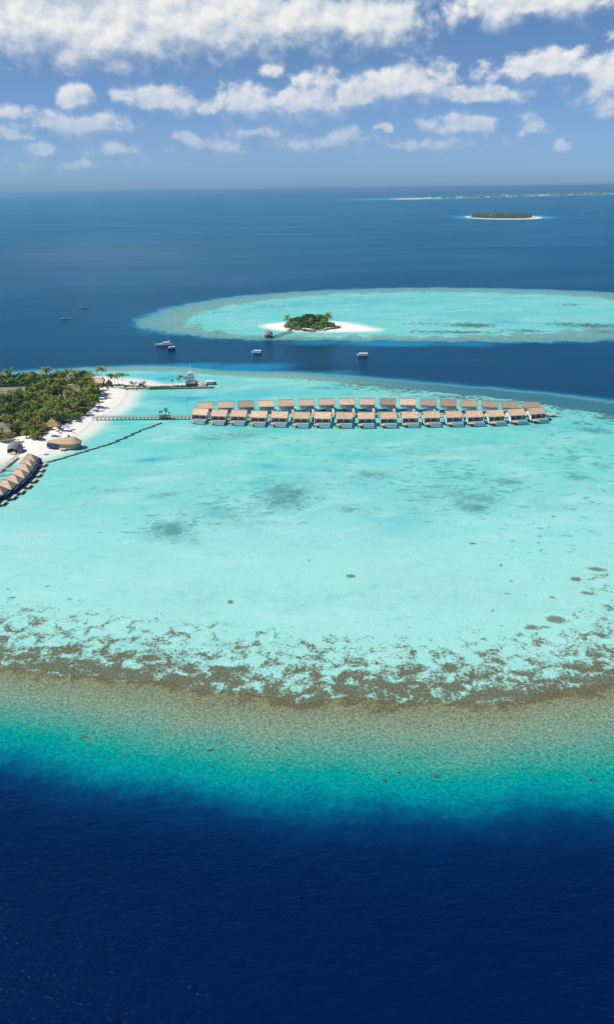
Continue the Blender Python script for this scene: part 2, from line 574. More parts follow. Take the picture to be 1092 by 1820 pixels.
GRASS = [(505, 882, 48, 26, .95), (305, 943, 46, 20, .9), (420, 912, 80, 30, .5), (340, 912, 70, 26, .38), (292, 880, 28, 6, .8), (352, 962, 26, 9, .5),
         (660, 843, 36, 9, .75), (838, 902, 36, 9, .95), (845, 885, 60, 14, .7), (800, 868, 70, 14, .5), (905, 857, 30, 7, .8), (760, 880, 60, 26, .4),
         (850, 850, 60, 10, .5), (430, 772, 55, 10, .6), (372, 778, 50, 7, .55), (345, 803, 40, 4, .5), (620, 905, 34, 7, .75), (470, 928, 40, 8, .55),
         (190, 872, 60, 4, .55), (255, 842, 50, 4, .5), (310, 815, 45, 4, .45), (1058, 765, 34, 6, .95), (1030, 785, 30, 5, .6), (960, 820, 30, 5, .5),
         (1028, 848, 28, 6, .8), (1075, 830, 20, 5, .7), (1060, 868, 20, 5, .5), (450, 850, 110, 20, .3), (760, 800, 100, 10, .42), (620, 790, 80, 7, .38),
         (600, 1062, 170, 16, .33), (820, 1050, 120, 20, .3), (345, 1062, 60, 18, .4), (880, 790, 80, 8, .4), (120, 900, 70, 10, .25),
         (560, 960, 120, 16, .22), (240, 980, 80, 14, .28), (980, 900, 50, 10, .35), (940, 760, 60, 6, .35),
         (410, 684, 26, 9, .45), (385, 682, 14, 7, .3), (575, 690, 36, 4, .7), (540, 698, 26, 3, .6), (620, 700, 30, 3, .5), (480, 690, 30, 4, .35)]
CORAL = [(1040, 752, 34, 8, .55), (1070, 740, 40, 8, .5), (1000, 738, 40, 6, .35), (1085, 770, 20, 6, .4), (640, 684, 60, 4, .55), (720, 696, 80, 5, .6),
         (820, 707, 90, 6, .6), (920, 715, 80, 7, .62), (1010, 726, 70, 8, .66), (1090, 742, 60, 9, .7), (560, 676, 60, 3, .4),
         (1060, 1022, 30, 9, .45), (1030, 1030, 16, 7, .45), (1050, 1056, 20, 5, .4), (1085, 1000, 20, 9, .3), (960, 1112, 30, 8, .36), (1060, 1140, 50, 20, .42),
         (840, 578, 60, 5, .85), (810, 590, 110, 3.5, .75), (1040, 578, 90, 6, .75), (940, 588, 70, 4, .6), (1010, 541, 34, 3, .5), (920, 590, 80, 4, .4), (1080, 590, 60, 4, .55),
         (690, 553, 30, 2, .4), (795, 550, 22, 1.5, .45), (480, 545, 60, 5, .42), (620, 532, 80, 3, .34), (700, 563, 50, 3, .3), (850, 530, 90, 3, .3), (760, 575, 70, 4, .4), (380, 590, 50, 3, .4), (950, 560, 40, 3, .3), (400, 555, 50, 5, .34), (420, 575, 60, 4, .2), (560, 560, 60, 2.5, .38),
         (330, 560, 30, 5, .35), (880, 545, 60, 4, .25)]
HEADS = [(624, 1024, 12, 3.6, 1.3), (841, 966, 9, 2.6, 1.2), (410, 1070, 7, 4.5, 1.25), (988, 1101, 22, 8, 1.3), (946, 1115, 16, 6, 1.15), (924, 1128, 14, 5, .9),
         (1024, 1029, 12, 5, 1.3), (1062, 1012, 24, 4.5, 1.15), (1044, 1054, 19, 4, 1.1), (550, 996, 7, 3, .8), (960, 980, 8, 3, .8), (768, 954, 7, 2, .8),
         (860, 1136, 16, 4, .85), (902, 1010, 9, 3, .7), (117, 1029, 6, 3, .7), (124, 1065, 9, 3.4, .9), (170, 1092, 9, 3, .5), (1085, 925, 14, 3, .5),
         (905, 1083, 10, 3, .5), (1078, 1040, 10, 4, .8), (130, 1096, 16, 5, .9), (80, 1098, 9, 4, .8), (260, 1122, 14, 5, .95), (400, 1122, 16, 4, .6),
         (1005, 950, 10, 3, .6), (975, 1000, 9, 3, .55), (700, 982, 9, 2.5, .5)]
hr = random.Random(21)
for _ in range(46):
    hx_, hy_ = hr.uniform(860, 1110), hr.uniform(890, 1130)
    if hr.random() < 0.25:
        hx_, hy_ = hr.uniform(0, 900), hr.uniform(1040, 1120)
    HEADS.append((hx_, hy_, hr.uniform(3.5, 12), hr.uniform(1.6, 3.8), hr.uniform(0.5, 1.15)))
BLUE = [(268, 818, 26, 4, .9), (478, 828, 22, 6, .75), (468, 858, 20, 6, .4), (330, 708, 70, 9, .85), (440, 700, 60, 8, .5), (290, 672, 60, 7, .8), (480, 662, 40, 3, .3),
        (380, 716, 50, 6, .6), (245, 728, 30, 6, .35), (640, 812, 60, 8, .3), (560, 850, 60, 18, .35), (700, 925, 70, 30, .3), (390, 905, 40, 14, .35), (640, 860, 60, 12, .3),
        (910, 572, 36, 4, .6), (560, 540, 90, 6, .45), (700, 535, 120, 6, .3), (820, 560, 90, 5, .25), (620, 566, 60, 4, .3), (470, 552, 60, 6, .25), (940, 740, 50, 5, .4), (980, 760, 40, 6, .3), (450, 605, 60, 3, .2)]
SHELF = [(440, 653, 90, 9, 1.0), (330, 652, 90, 8, 1.0), (230, 655, 70, 8, .8), (130, 660, 70, 8, .5), (700, 610, 120, 7, 1.0), (560, 609, 70, 6, .8), (830, 612, 90, 6, .6),
         (600, 661, 60, 5, .5), (480, 607, 50, 5, .35), (265, 592, 50, 8, .3)]
SCATTER = [(470, 880, 190, 50, .8), (800, 860, 180, 60, .95), (1010, 810, 110, 60, .85), (620, 800, 260, 34, .6), (320, 925, 130, 36, .8), (400, 778, 110, 14, .9),
           (960, 950, 130, 50, .5), (230, 870, 120, 22, .5), (1040, 900, 80, 60, .6), (620, 690, 120, 8, .8), (560, 540, 220, 12, .6), (900, 560, 200, 20, .6)]
scatter = blobs(SCATTER, 0.8)
painted_sheen = blobs([(170, 455, 260, 34, .9), (330, 500, 160, 18, .5), (60, 520, 120, 14, .35)], 1.0)  # mask of the paler sheen painted on the open sea at left
grass, blue, heads, shelf = blobs(GRASS, 0.75) * 1.1, blobs(BLUE), blobs(HEADS), blobs(SHELF)
fr = np.interp(dB, [-9, -3, 0.5, 4, 12, 22, 36, 58], [0.0, 0.3, 0.62, 0.74, 0.64, 0.46, 0.3, 0.0]) * near_edge
fr += np.interp(dB, [-30, -6, 4, 20, 50], [0.0, 0.32, 0.42, 0.3, 0.0]) * (1 - near_edge) * sstep(xn, -60, 60)
fr += np.interp(fB, [-120, -60, -10, 20, 60], [0.0, 0.1, 0.3, 0.2, 0.0])
coral = np.maximum(blobs(CORAL), fr)
shore = np.maximum(blobs([(322, 559.5, 13, 1.7, 1.0), (335, 558, 10, 1.2, .6)]), blobs([(450, 676, 70, 5, .28), (530, 682, 50, 5, .2), (620, 588, 120, 5, .25), (420, 690, 40, 6, .25)]))
for poly, w in ((LAND_MAIN, 22), (LAND_SPIT, 15)):
    d = sdist(poly, xn, yn)
    shore = np.maximum(shore, sstep(d, -w, 1.5))
# far shallows round the two distant islands
allx, ally = X.ravel(), Y.ravel()
band_far = RR.ravel() > 2500
dist_sh = np.zeros(NR * NA, np.float32)
xf, yf = allx[band_far], ally[band_far]
dist_sh[band_far] = np.maximum(sstep(sdist(LAND_THIRD, xf, yf), -150, -5) * 0.7, sstep(sdist(LAND_FOURTH, xf, yf), -1400, -20) * 0.95)
pale = np.interp(yn, [150, 260, 330, 420, 560, 700], [0.95, 1.0, 0.95, 0.45, 0.05, 0.25])
for nm, vals in (('band', full(u, -1)), ('lagoon', full(lag)), ('pale', full(pale)), ('seagrass', full(grass)), ('deeper', full(blue)), ('heads', full(heads)),
                 ('coral', full(coral)), ('shore', full(shore)), ('farreef', full(isfar)), ('darkrim', full(dark_rim)), ('shelf', full(shelf)), ('scatter', full(scatter)), ('painted_sheen', full(painted_sheen)), ('offing', dist_sh)):
    a = sea_me.attributes.new(nm, 'FLOAT', 'POINT')
    a.data.foreach_set('value', np.ascontiguousarray(vals, np.float32))
sea_me.update()

mat = bpy.data.materials.new('sea_water')
mat.use_nodes = True
mat.node_tree.nodes.clear()
T = NT(mat.node_tree)
pos = T.new('ShaderNodeNewGeometry').outputs['Position']
nz = lambda s, d=4, r=0.55, ds=0.0: T.noise(pos, s, d, r, ds)
cen = lambda v, k: T.math('MULTIPLY', T.math('SUBTRACT', v, 0.5), k)
# reef slope: deep water -> teal -> pale rubble flat
ub = T.attr('band')
nbig, nmid, nsm = nz(0.045, 5, 0.6), nz(0.35, 5, 0.65), nz(1.6, 4, 0.7)
uw = T.math('ADD', T.math('MULTIPLY_ADD', T.ss(ub, 1.0, 0.0), 0.13, ub), T.math('ADD', cen(nbig, 0.11), cen(nmid, 0.14)))
edge = T.ss(ub, 0.8, 1.0)
uw = T.mix(edge, uw, ub)
def q8(r, g, b, k=1.3):
    return tuple(max(c / k - o, 0.0) for c, o in zip(lin(r, g, b), (0.004, 0.008, 0.012)))


u01 = T.math('MULTIPLY_ADD', uw, 0.8, 0.2)
slope = T.ramp(u01, [(0.2 + 0.8 * p, q8(*c)) for p, c in (
    (-0.25, (0, 40, 79)), (-0.1, (0, 43, 84)), (0.02, (0, 49, 92)), (0.12, (0, 64, 106)), (0.20, (0, 90, 125)), (0.28, (0, 124, 143)), (0.36, (0, 152, 156)), (0.44, (20, 159, 150)),
    (0.52, (62, 164, 147)), (0.63, (100, 163, 146)), (0.75, (130, 162, 139)), (0.9, (136, 150, 122)), (1.0, (140, 143, 111)))])
farslope = T.ramp(u01, [(0.2 + 0.8 * p, q8(*c)) for p, c in (
    (-0.25, (0, 40, 79)), (-0.05, (0, 47, 90)), (0.06, (0, 90, 130)), (0.14, (60, 140, 155)), (0.25, (115, 172, 168)), (0.6, (130, 178, 170)), (1.0, (138, 188, 175)))])
slope = T.mix(T.attr('farreef'), slope, farslope)
slope = T.mix(T.math('MULTIPLY', T.attr('darkrim'), T.ss(ub, 0.0, 0.35)), slope, q8(66, 126, 140))
slope = T.mix(T.math('MULTIPLY', T.ss(T.math('ADD', T.attr('shelf'), cen(nz(0.02, 4), 0.5)), 0.15, 0.85), T.ss(ub, 0.25, 0.05)), slope, q8(8, 140, 180))
grain = T.mix(T.ss(ub, 0.05, 0.4), (1, 1, 1), T.mix(T.ss(nsm, 0.3, 0.7), (0.62, 0.70, 0.74), (1.36, 1.28, 1.22)), )
slope = T.mix(1.0, slope, grain, 'MULTIPLY')
mott = T.mix(T.ss(nz(0.8, 4, 0.65, 0.5), 0.32, 0.68), (0.66, 0.74, 0.78), (1.34, 1.25, 1.2))
slope = T.mix(T.ss(ub, -0.1, 0.3), slope, T.mix(1.0, slope, mott, 'MULTIPLY'))
clump = T.math('MULTIPLY', T.ss(nz(0.3, 5, 0.7), 0.55, 0.68), T.math('MULTIPLY', T.ss(ub, 0.12, 0.4), 0.4))
slope = T.mix(clump, slope, (0.06, 0.16, 0.13))
# lagoon sand under clear shallow water
tq = T.mix(T.attr('pale'), (0.105, 0.52, 0.45), (0.305, 0.635, 0.545))
tq = T.mix(T.ss(nz(0.018, 4, 0.6), 0.35, 0.7), tq, T.mix(0.4, tq, (0.33, 0.60, 0.545)))
tq = T.mix(T.math('MULTIPLY', T.attr('deeper'), T.ss(nz(0.05, 5), 0.2, 0.5), clamp=True), tq, (0.008, 0.34, 0.45))
tq = T.mix(T.math('MULTIPLY', T.ss(T.noise(T.vmath('MULTIPLY', pos, (0.5, 1.0, 1.0)), 0.055, 6, 0.65, 0.5), 0.48, 0.68), 0.55), tq, (0.38, 0.655, 0.58))
tq = T.mix(T.math('MULTIPLY', T.ss(T.noise(T.vmath('MULTIPLY', pos, (0.7, 1.0, 1.0)), 0.11, 6, 0.68, 0.3), 0.50, 0.72), 0.32), tq, (0.13, 0.43, 0.38))
rip = T.mix(T.ss(nz(0.7, 5, 0.75), 0.3, 0.7), (0.90, 0.93, 0.94), (1.08, 1.06, 1.06))
tq = T.mix(1.0, tq, rip, 'MULTIPLY')
tq = T.mix(T.ss(T.attr('shore'), 0.05, 0.95), tq, (0.70, 0.72, 0.62))
ng = nz(0.10, 7, 0.68, 0.3)
gm = T.math('MULTIPLY', T.attr('seagrass'), T.ss(ng, 0.36, 0.68))
gm2 = T.ss(T.math('ADD', T.attr('seagrass'), cen(nz(0.35, 5, 0.7), 1.9)), 0.4, 1.0)
gm2 = T.math('MULTIPLY', gm2, T.ss(T.attr('seagrass'), 0.04, 0.25))
tq = T.mix(T.math('MULTIPLY', T.math('ADD', T.math('MULTIPLY', gm, 0.75), T.math('MULTIPLY', gm2, 0.6)), 0.95, clamp=True), tq, (0.10, 0.27, 0.25))
ns_ = T.noise(T.vmath('MULTIPLY', pos, (0.62, 1.0, 1.0)), 0.20, 6, 0.66, 0.4)
sm = T.ss(T.math('SUBTRACT', ns_, T.math('MULTIPLY_ADD', T.math('ADD', T.attr('scatter'), cen(nz(0.03, 3), 0.9)), -0.16, 0.67)), -0.02, 0.06)
sm = T.math('MULTIPLY', sm, T.ss(T.attr('scatter'), 0.02, 0.3))
tq = T.mix(T.math('MULTIPLY', sm, 0.62), tq, (0.075, 0.27, 0.245))
body = T.mix(T.ss(T.math('ADD', T.attr('lagoon'), cen(nz(0.4, 4, 0.7), 0.7)), 0.3, 0.7), slope, tq)
# coral growth, ragged dark patches
nc = T.math('ADD', T.math('MULTIPLY', nz(0.19, 3, 0.5, 0.6), 0.56), T.math('MULTIPLY', nz(0.85, 4, 0.62, 0.2), 0.44))
cden = T.math('ADD', T.attr('coral'), T.math('MULTIPLY', T.ss(T.attr('coral'), 0.05, 0.3), cen(nz(0.035, 4, 0.6), 0.5)))
thr = T.math('MULTIPLY_ADD', cden, -0.34, 0.665)
cm = T.ss(T.math('SUBTRACT', nc, thr), -0.065, 0.075)
cm = T.math('MULTIPLY', cm, T.ss(T.attr('coral'), 0.02, 0.14))
hm = T.math('MULTIPLY', T.ss(T.math('ADD', T.attr('heads'), cen(nz(0.7, 4, 0.65), 1.5)), 0.45, 0.85), T.ss(T.attr('heads'), 0.03, 0.15))
cm = T.math('MAXIMUM', cm, T.math('MULTIPLY', hm, 0.85))
ccoral = T.mix(T.ss(nz(1.3, 5, 0.75), 0.32, 0.68), (0.04, 0.046, 0.022), (0.20, 0.175, 0.09))
ccoral = T.mix(T.math('MAXIMUM', T.ss(T.math('MULTIPLY_ADD', T.attr('heads'), 0.4, T.attr('coral')), 0.36, 0.1), T.math('MULTIPLY', T.attr('farreef'), 0.75)), ccoral, (0.06, 0.16, 0.155))
ccoral = T.mix(T.math('MULTIPLY', T.ss(nz(0.4, 4, 0.6), 0.45, 0.7), 0.6), ccoral, (0.10, 0.12, 0.075))
body = T.mix(T.math('MULTIPLY', cm, T.math('MULTIPLY_ADD', T.ss(nz(2.2, 3, 0.6), 0.35, 0.75), -0.16, 1.0)), body, ccoral)
off = T.math('ADD', T.attr('offing'), cen(nz(0.004, 4), 0.25))
body = T.mix(T.ss(off, 0.15, 0.8), body, (0.02, 0.42, 0.52))
dif = T.new('ShaderNodeBsdfDiffuse')
T.put(dif.inputs[0], body)
# wind waves
rot = T.vmath('MULTIPLY', pos, (1.0, 1.7, 1.0))
w1 = T.noise(rot, 0.16, 3, 0.55, 0.3)
w2 = T.noise(rot, 0.62, 4, 0.62, 0.2)
hgt = T.math('ADD', T.math('MULTIPLY', w1, 1.1), T.math('MULTIPLY', w2, 0.7))
wind = T.ss(T.noise(T.vmath('MULTIPLY', pos, (1, 3.2, 1)), 0.0016, 4, 0.6, 0.6), 0.36, 0.62)
calm = T.ss(ub, -0.2, 0.6)
bst = T.math('MULTIPLY', T.math('MULTIPLY_ADD', wind, 0.3, 0.7), T.math('MULTIPLY_ADD', calm, -0.65, 1.0))
bmp = T.new('ShaderNodeBump')
bmp.inputs['Distance'].default_value = 1.0
T.put(bmp.inputs['Strength'], T.math('MULTIPLY', bst, 0.6))
T.put(bmp.inputs['Height'], hgt)
gl = T.new('ShaderNodeBsdfGlossy')
gl.inputs['Roughness'].default_value = 0.16
T.put(gl.inputs['Color'], T.mix(T.math('MULTIPLY', T.attr('painted_sheen'), T.math('MULTIPLY_ADD', wind, 0.5, 0.6)), (0.26, 0.81, 1.0), (0.60, 0.89, 1.0)))  # sheen put into the reflection colour: whiter tint inside the mask
fr_ = T.new('ShaderNodeFresnel')
fr_.inputs['IOR'].default_value = 1.33
mat.node_tree.links.new(bmp.outputs[0], gl.inputs['Normal'])
mat.node_tree.links.new(bmp.outputs[0], fr_.inputs['Normal'])
mat.node_tree.links.new(bmp.outputs[0], dif.inputs['Normal'])
fac = T.math('MINIMUM', T.math('MULTIPLY_ADD', fr_.outputs[0], 0.95, -0.012), T.math('MULTIPLY_ADD', wind, -0.08, 0.62))
fac = T.math('MULTIPLY', fac, T.math('MULTIPLY_ADD', calm, -0.6, 1.0))
ms = T.new('ShaderNodeMixShader')
T.put(ms.inputs[0], fac)
mat.node_tree.links.new(dif.outputs[0], ms.inputs[1])
mat.node_tree.links.new(gl.outputs[0], ms.inputs[2])
om = T.new('ShaderNodeOutputMaterial')
mat.node_tree.links.new(ms.outputs[0], om.inputs[0])
sea_me.materials.append(mat)
sea = tag(link('sea', sea_me), 'blue sea with turquoise reef lagoons', 'sea', kind='structure')


# ================================================================ land
def island(name, poly, step, peak, width, sand, grow_px=0.0, inland=None):
    """Low sand island: height rises from the waterline inwards."""
    x0, y0 = poly.min(0) - 6
    x1, y1 = poly.max(0) + 6
    xs, ys = np.arange(x0, x1 + step, step), np.arange(y0, y1 + step, step)
    GX, GY = np.meshgrid(xs, ys, indexing='ij')
    d = sdist(poly, GX, GY)
    wob = 0.12 * np.sin(GX * 0.21 + 1.3 * np.sin(GY * 0.13)) + 0.08 * np.sin(GY * 0.37 + GX * 0.11)
    Z = np.where(d > 0, peak * sstep(d, -1, width) + wob * sstep(d, 2, 14), d * 0.12)
    keep = d > -step * 2.5
    ids = -np.ones(GX.shape, int)
    ids[keep] = np.arange(keep.sum())
    V = np.stack([GX[keep], GY[keep], Z[keep]], 1)
    a, b, c, e = ids[:-1, :-1], ids[1:, :-1], ids[1:, 1:], ids[:-1, 1:]
    ok = (a >= 0) & (b >= 0) & (c >= 0) & (e >= 0)
    me = bpy.data.meshes.new(name)
    me.from_pydata(V.tolist(), [], np.stack([a[ok], b[ok], c[ok], e[ok]], 1).tolist())
    me.polygons.foreach_set('use_smooth', [True] * len(me.polygons))
    if inland is not None:
        v = sstep(sdist(inland, GX, GY)[keep], -3, 4).astype(np.float32)
    else:
        v = np.zeros(keep.sum(), np.float32)
    at = me.attributes.new('inland', 'FLOAT', 'POINT')
    at.data.foreach_set('value', v)
    me.materials.append(sand)
    return link(name, me)


sand = bpy.data.materials.new('coral_sand')
sand.use_nodes = True
ST = NT(sand.node_tree)
sb = sand.node_tree.nodes['Principled BSDF']
sb.inputs['Roughness'].default_value = 0.95
sb.inputs['Specular IOR Level'].default_value = 0.1
sp = ST.new('ShaderNodeNewGeometry').outputs['Position']
sn = ST.noise(sp, 0.25, 6, 0.65)
scol = ST.mix(ST.ss(sn, 0.3, 0.7), (0.90, 0.83, 0.74), (0.79, 0.725, 0.64))
sepz = ST.new('ShaderNodeSeparateXYZ')
ST.put(sepz.inputs[0], sp)
scol = ST.mix(ST.ss(ST.math('ADD', sepz.outputs[2], ST.math('MULTIPLY', sn, 0.25)), 0.1, 0.45), (0.60, 0.60, 0.50), scol)
litter = ST.mix(ST.ss(ST.noise(sp, 0.6, 5), 0.35, 0.65), (0.16, 0.13, 0.085), (0.085, 0.10, 0.045))
inl = ST.ss(ST.math('ADD', ST.attr('inland'), ST.math('MULTIPLY', ST.math('SUBTRACT', ST.noise(sp, 0.18, 5, 0.65), 0.5), 0.9)), 0.4, 0.75)
ST.put(sb.inputs['Base Color'], ST.mix(inl, scol, litter))

GREEN = px_poly([(-300, 720), (-200, 690), (-60, 681), (60, 679), (130, 677), (160, 682), (174, 697), (176, 710), (172, 725), (158, 738), (140, 748), (122, 756),
                 (112, 763), (92, 768), (88, 776), (70, 784), (60, 788), (52, 780), (40, 778), (20, 785), (-20, 790), (-120, 800), (-260, 790)], n=5)
tag(island('main_island', LAND_MAIN, 2.0, 1.5, 13, sand, inland=GREEN), 'white sand island under trees', 'island', kind='structure')
SPITGREEN = px_poly([(505, 584), (507, 577), (530, 574), (560, 572), (590, 574), (598, 580), (592, 584), (560, 585.5), (530, 585)], n=4)
tag(island('sandbank', LAND_SPIT, 2.5, 1.3, 12, sand, inland=SPITGREEN), 'white sandbank with a clump of trees', 'island', kind='structure')
THIRDGREEN = px_poly([(833, 386.2), (845, 383.8), (880, 382.6), (920, 382.9), (947, 385.2), (940, 388.3), (900, 389.2), (858, 388.4)], n=4)
tag(island('far_island', LAND_THIRD, 10, 1.5, 30, sand, inland=THIRDGREEN), 'distant wooded island', 'island', kind='structure')
tag(island('distant_island', LAND_FOURTH, 45, 1.8, 90, sand), 'low strip of island near the horizon', 'island', kind='structure')


# ================================================================ plants
def leaf_quad(mb, c, n_, size, r):
    a = n_.orthogonal().normalized()
    a.rotate(Matrix.Rotation(r.uniform(0, 6.28), 3, n_))
    b = n_.cross(a)
    w, h = size * r.uniform(0.7, 1.2) / 2, size * r.uniform(0.45, 0.8) / 2
    mb.add([c - a * w - b * h * 0.5, c - b * h, c + a * w * 0.9, c + b * h, c - a * w + b * h * 0.4], [(0, 1, 2, 3, 4)])


def crown_mesh(name, mat, rad, height, base, n_clump, per, leaf, seed):
    r = random.Random(seed)
    mb = MB()
    for k in range(n_clump):
        a = r.uniform(0, 6.28)
        q_ = math.sqrt(r.uniform(0, 1))
        zz = r.uniform(0, 1)
        rr = rad * q_ * (0.55 + 0.45 * math.sin(math.pi * (0.25 + 0.6 * zz)))
        c = Vector((rr * math.cos(a), rr * math.sin(a), base + height * zz * (1 - 0.35 * q_ * q_)))
        cr = rad * r.uniform(0.24, 0.42)
        for j in range(per):
            d = Vector((r.gauss(0, 1), r.gauss(0, 1), r.gauss(0.25, 0.8))).normalized()
            p = c + Vector((d.x * cr, d.y * cr, d.z * cr * 0.65)) * r.uniform(0.55, 1.05)
            nn = (d + Vector((r.uniform(-.6, .6), r.uniform(-.6, .6), r.uniform(0, .9)))).normalized()
            leaf_quad(mb, p, nn, leaf, r)
    return mb.mesh(name, mat)


def trunk_mesh(name, h, spread, seed, mat):
    r = random.Random(seed)
    mb = MB()
    lean = Vector((r.uniform(-.4, .4), r.uniform(-.4, .4), 0))
    mb.tube([(0, 0, -0.4), lean * 0.4 + Vector((0, 0, h * 0.4)), lean + Vector((0, 0, h * 0.85))], [0.34, 0.26, 0.16], 7)
    for k in range(5):
        a = k * 1.26 + r.uniform(-.3, .3)
        s0 = lean * 0.6 + Vector((0, 0, h * r.uniform(0.38, 0.6)))
        e0 = s0 + Vector((math.cos(a) * spread, math.sin(a) * spread, h * r.uniform(0.25, 0.45)))
        mb.tube([s0, (s0 + e0) / 2 + Vector((0, 0, 0.3)), e0], [0.15, 0.1, 0.04], 5)
    return mb.mesh(name, mat)


def palm_meshes(h, fl, nf, lean, seed):
    r = random.Random(seed)
    tr, cr = MB(), MB()
    pts = [Vector((lean * t ** 1.7, 0.15 * lean * t, -0.4 + (h + 0.4) * t)) for t in (0, .2, .45, .7, 1)]
    tr.tube(pts, [0.27, 0.19, 0.16, 0.145, 0.13], 7)
    top = pts[-1]
    for k in range(nf):
        a = k * 2.399 + r.uniform(-.25, .25)
        el_ = r.uniform(-0.15, 1.15)
        L = fl * r.uniform(0.85, 1.1)
        d = Vector((math.cos(a), math.sin(a), 0))
        side = Vector((-d.y, d.x, 0))
        n = 7
        mid, lft, rgt = [], [], []
        for i in range(n + 1):
            t = i / n
            ang = el_ - t * (0.95 + 0.55 * r.random() * 0.3)
            if i == 0:
                p = top + Vector((0, 0, 0.15))
            else:
                p = mid[-1] + (d * math.cos(ang) + Vector((0, 0, math.sin(ang)))) * (L / n)
            w = 0.62 * math.sin(math.pi * min(1, 0.12 + 0.86 * t)) ** 0.7
            mid.append(p)
            lft.append((p, w))
        for i in range(n):
            for sgn in (-1, 1):
                p, w = lft[i]
                q_, w2 = lft[i + 1]
                dz = Vector((0, 0, -0.42))
                b1_ = p + (q_ - p) * 0.1
                e1 = b1_ + side * sgn * w + (q_ - p) * 0.55 + dz * w
                e2 = q_ + side * sgn * w2 * 0.92 + (q_ - p) * 0.35 + dz * w2
                cr.add([b1_, q_, e2, e1], [(0, 1, 2, 3)])
    return tr.mesh('trunk', M['palmbark']), cr.mesh('crown', M['leaf_palm'])


BROAD = {}
for key, mt, rad, hh, base in (('dark', 'leaf_dark', 4.0, 4.6, 3.4), ('mid', 'leaf_mid', 3.6, 4.0, 2.8), ('pale', 'leaf_pale', 4.6, 3.6, 3.0)):
    BROAD[key] = [(trunk_mesh('trunk', base + hh * 0.6, rad * 0.6, 10 * k + ord(key[0]), M['bark']),
                   crown_mesh('crown', M[mt], rad, hh, base, 20, 46, 0.85, 100 * k + ord(key[0]))) for k in range(3)]
PALMS = [palm_meshes(h, fl, nf, ln, 5 + i) for i, (h, fl, nf, ln) in enumerate(((8.5, 3.9, 20, 0.8), (10.0, 4.2, 22, -1.4), (7.0, 3.6, 18, 1.8), (9.2, 4.0, 21, 0.2)))]
SMALLPALM = [palm_meshes(h, fl, nf, ln, 50 + i) for i, (h, fl, nf, ln) in enumerate(((4.2, 2.5, 14, 0.4), (3.2, 2.3, 13, -0.9)))]
BUSH = [crown_mesh('foliage', M[m_], 1.9, 1.5, 0.25, 9, 34, 0.55, 900 + i) for i, m_ in enumerate(('leaf_mid', 'leaf_pale', 'leaf_dark'))]


def plant(name, trunk, crown, loc, s, rz, label, cat, group):
    e = empty(name, loc, rz)
    e.scale = (s[0], s[0], s[1])
    tag(e, label, cat, group)
    if trunk is not None:
        link('trunk', trunk, e)
    link('crown' if trunk is not None else 'foliage', crown, e)
    return e


def broad(kind, px, py, label, s=1.0, sz=None, z=1.2, group='broadleaf trees on the main island'):
    t, c = BROAD[kind][rng.randrange(3)]
    p = G(px, py, z)
    return plant('broadleaf_tree', t, c, (p.x, p.y, z), (s, sz or s), rng.uniform(0, 6.28), label, 'tree', group)


def palm(px, py, label, s=1.0, small=False, z=1.2, group='coconut palms on the main island', rz=None, k=None):
    src = SMALLPALM if small else PALMS
    t, c = src[k if k is not None else rng.randrange(len(src))]
    p = G(px, py, z)
    return plant('coconut_palm', t, c, (p.x, p.y, z), (s, s), rng.uniform(0, 6.28) if rz is None else rz, label, 'palm', group)


def bush(px, py, label, s=1.0, z=1.2, group='shrubs on the main island', k=None):
    c = BUSH[k if k is not None else rng.randrange(3)]
    p = G(px, py, z)
    return plant('shrub', None, c, (p.x, p.y, z), (s, s), rng.uniform(0, 6.28), label, 'shrub', group)


# named single plants of the main island
broad('pale', 32, 712, 'wide pale green tree in front of the long grey hall', 1.75, 1.35)
broad('mid', 166, 699, 'round bright green tree at the beach edge below the orange thatched hall', 1.5, 1.15)
broad('mid', 172, 706, 'bright green tree standing right at the edge of the white beach', 1.15, 1.0)
for x_, y_, lab_ in ((3, 786, 'short palm at the left edge on the sand above the boardwalk'), (13, 787, 'short palm over the brown brush heap behind the dome'), (24, 787, 'short palm behind the shingled dome'),
                     (57, 782, 'short palm on the sand left of the three loungers'), (64, 784, 'short palm foremost on the sand right of the dome'), (48, 779, 'short palm between the dome and the dense dark tree')):
    palm(x_, y_, lab_, 1.25, True)
broad('dark', 36, 773, 'dense dark green tree behind the shingled dome', 1.35, 1.0)
broad('dark', 92, 690, 'tall dark tree left of the tan gabled roof', 1.5, 1.4)
palm(185, 686, 'tallest coconut palm, beside the orange thatched hall', 1.42, k=1, rz=1.0)
broad('dark', 183, 686, 'brown scruffy tree under the tallest palm', 0.55, 0.75)
palm(104, 733, 'coconut palm with a thick trunk behind the golden hut', 1.05, k=3)
palm(205, 686, 'leftmost of three palms on the harbour sand', .95, k=0)
palm(211, 687, 'middle one of three palms on the harbour sand', 1.0, k=3, rz=2.0)
palm(219.5, 687, 'rightmost of three palms on the harbour sand', .98, k=1, rz=1.2)
palm(197, 685, 'dark palm beside the brown shelter at the harbour', .9, k=3)
palm(233, 687.5, 'left one of a pair of short palms on the harbour sand', .85, True, k=0)
palm(237.5, 687.5, 'right one of a pair of short palms on the harbour sand', .85, True, k=1)
palm(259, 687, 'slim leaning palm at the end of the harbour sand', 1.0, True, k=1, rz=0.4)
palm(244, 687.5, 'small leaning palm left of the pink harbour hut', .9, True, k=1, rz=0.1)
for x_, y_, w_ in ((309, 685.5, 'leftmost of the palms on the green quay'), (319, 686, 'second palm from the left on the green quay'),
                   (324, 685.6, 'tallest palm on the green quay, left of the ship'), (330, 685.4, 'palm on the green quay nearest the ship')):
    palm(x_, y_, w_, .66 if x_ != 324 else .74, z=1.5, group='palms on the quay')

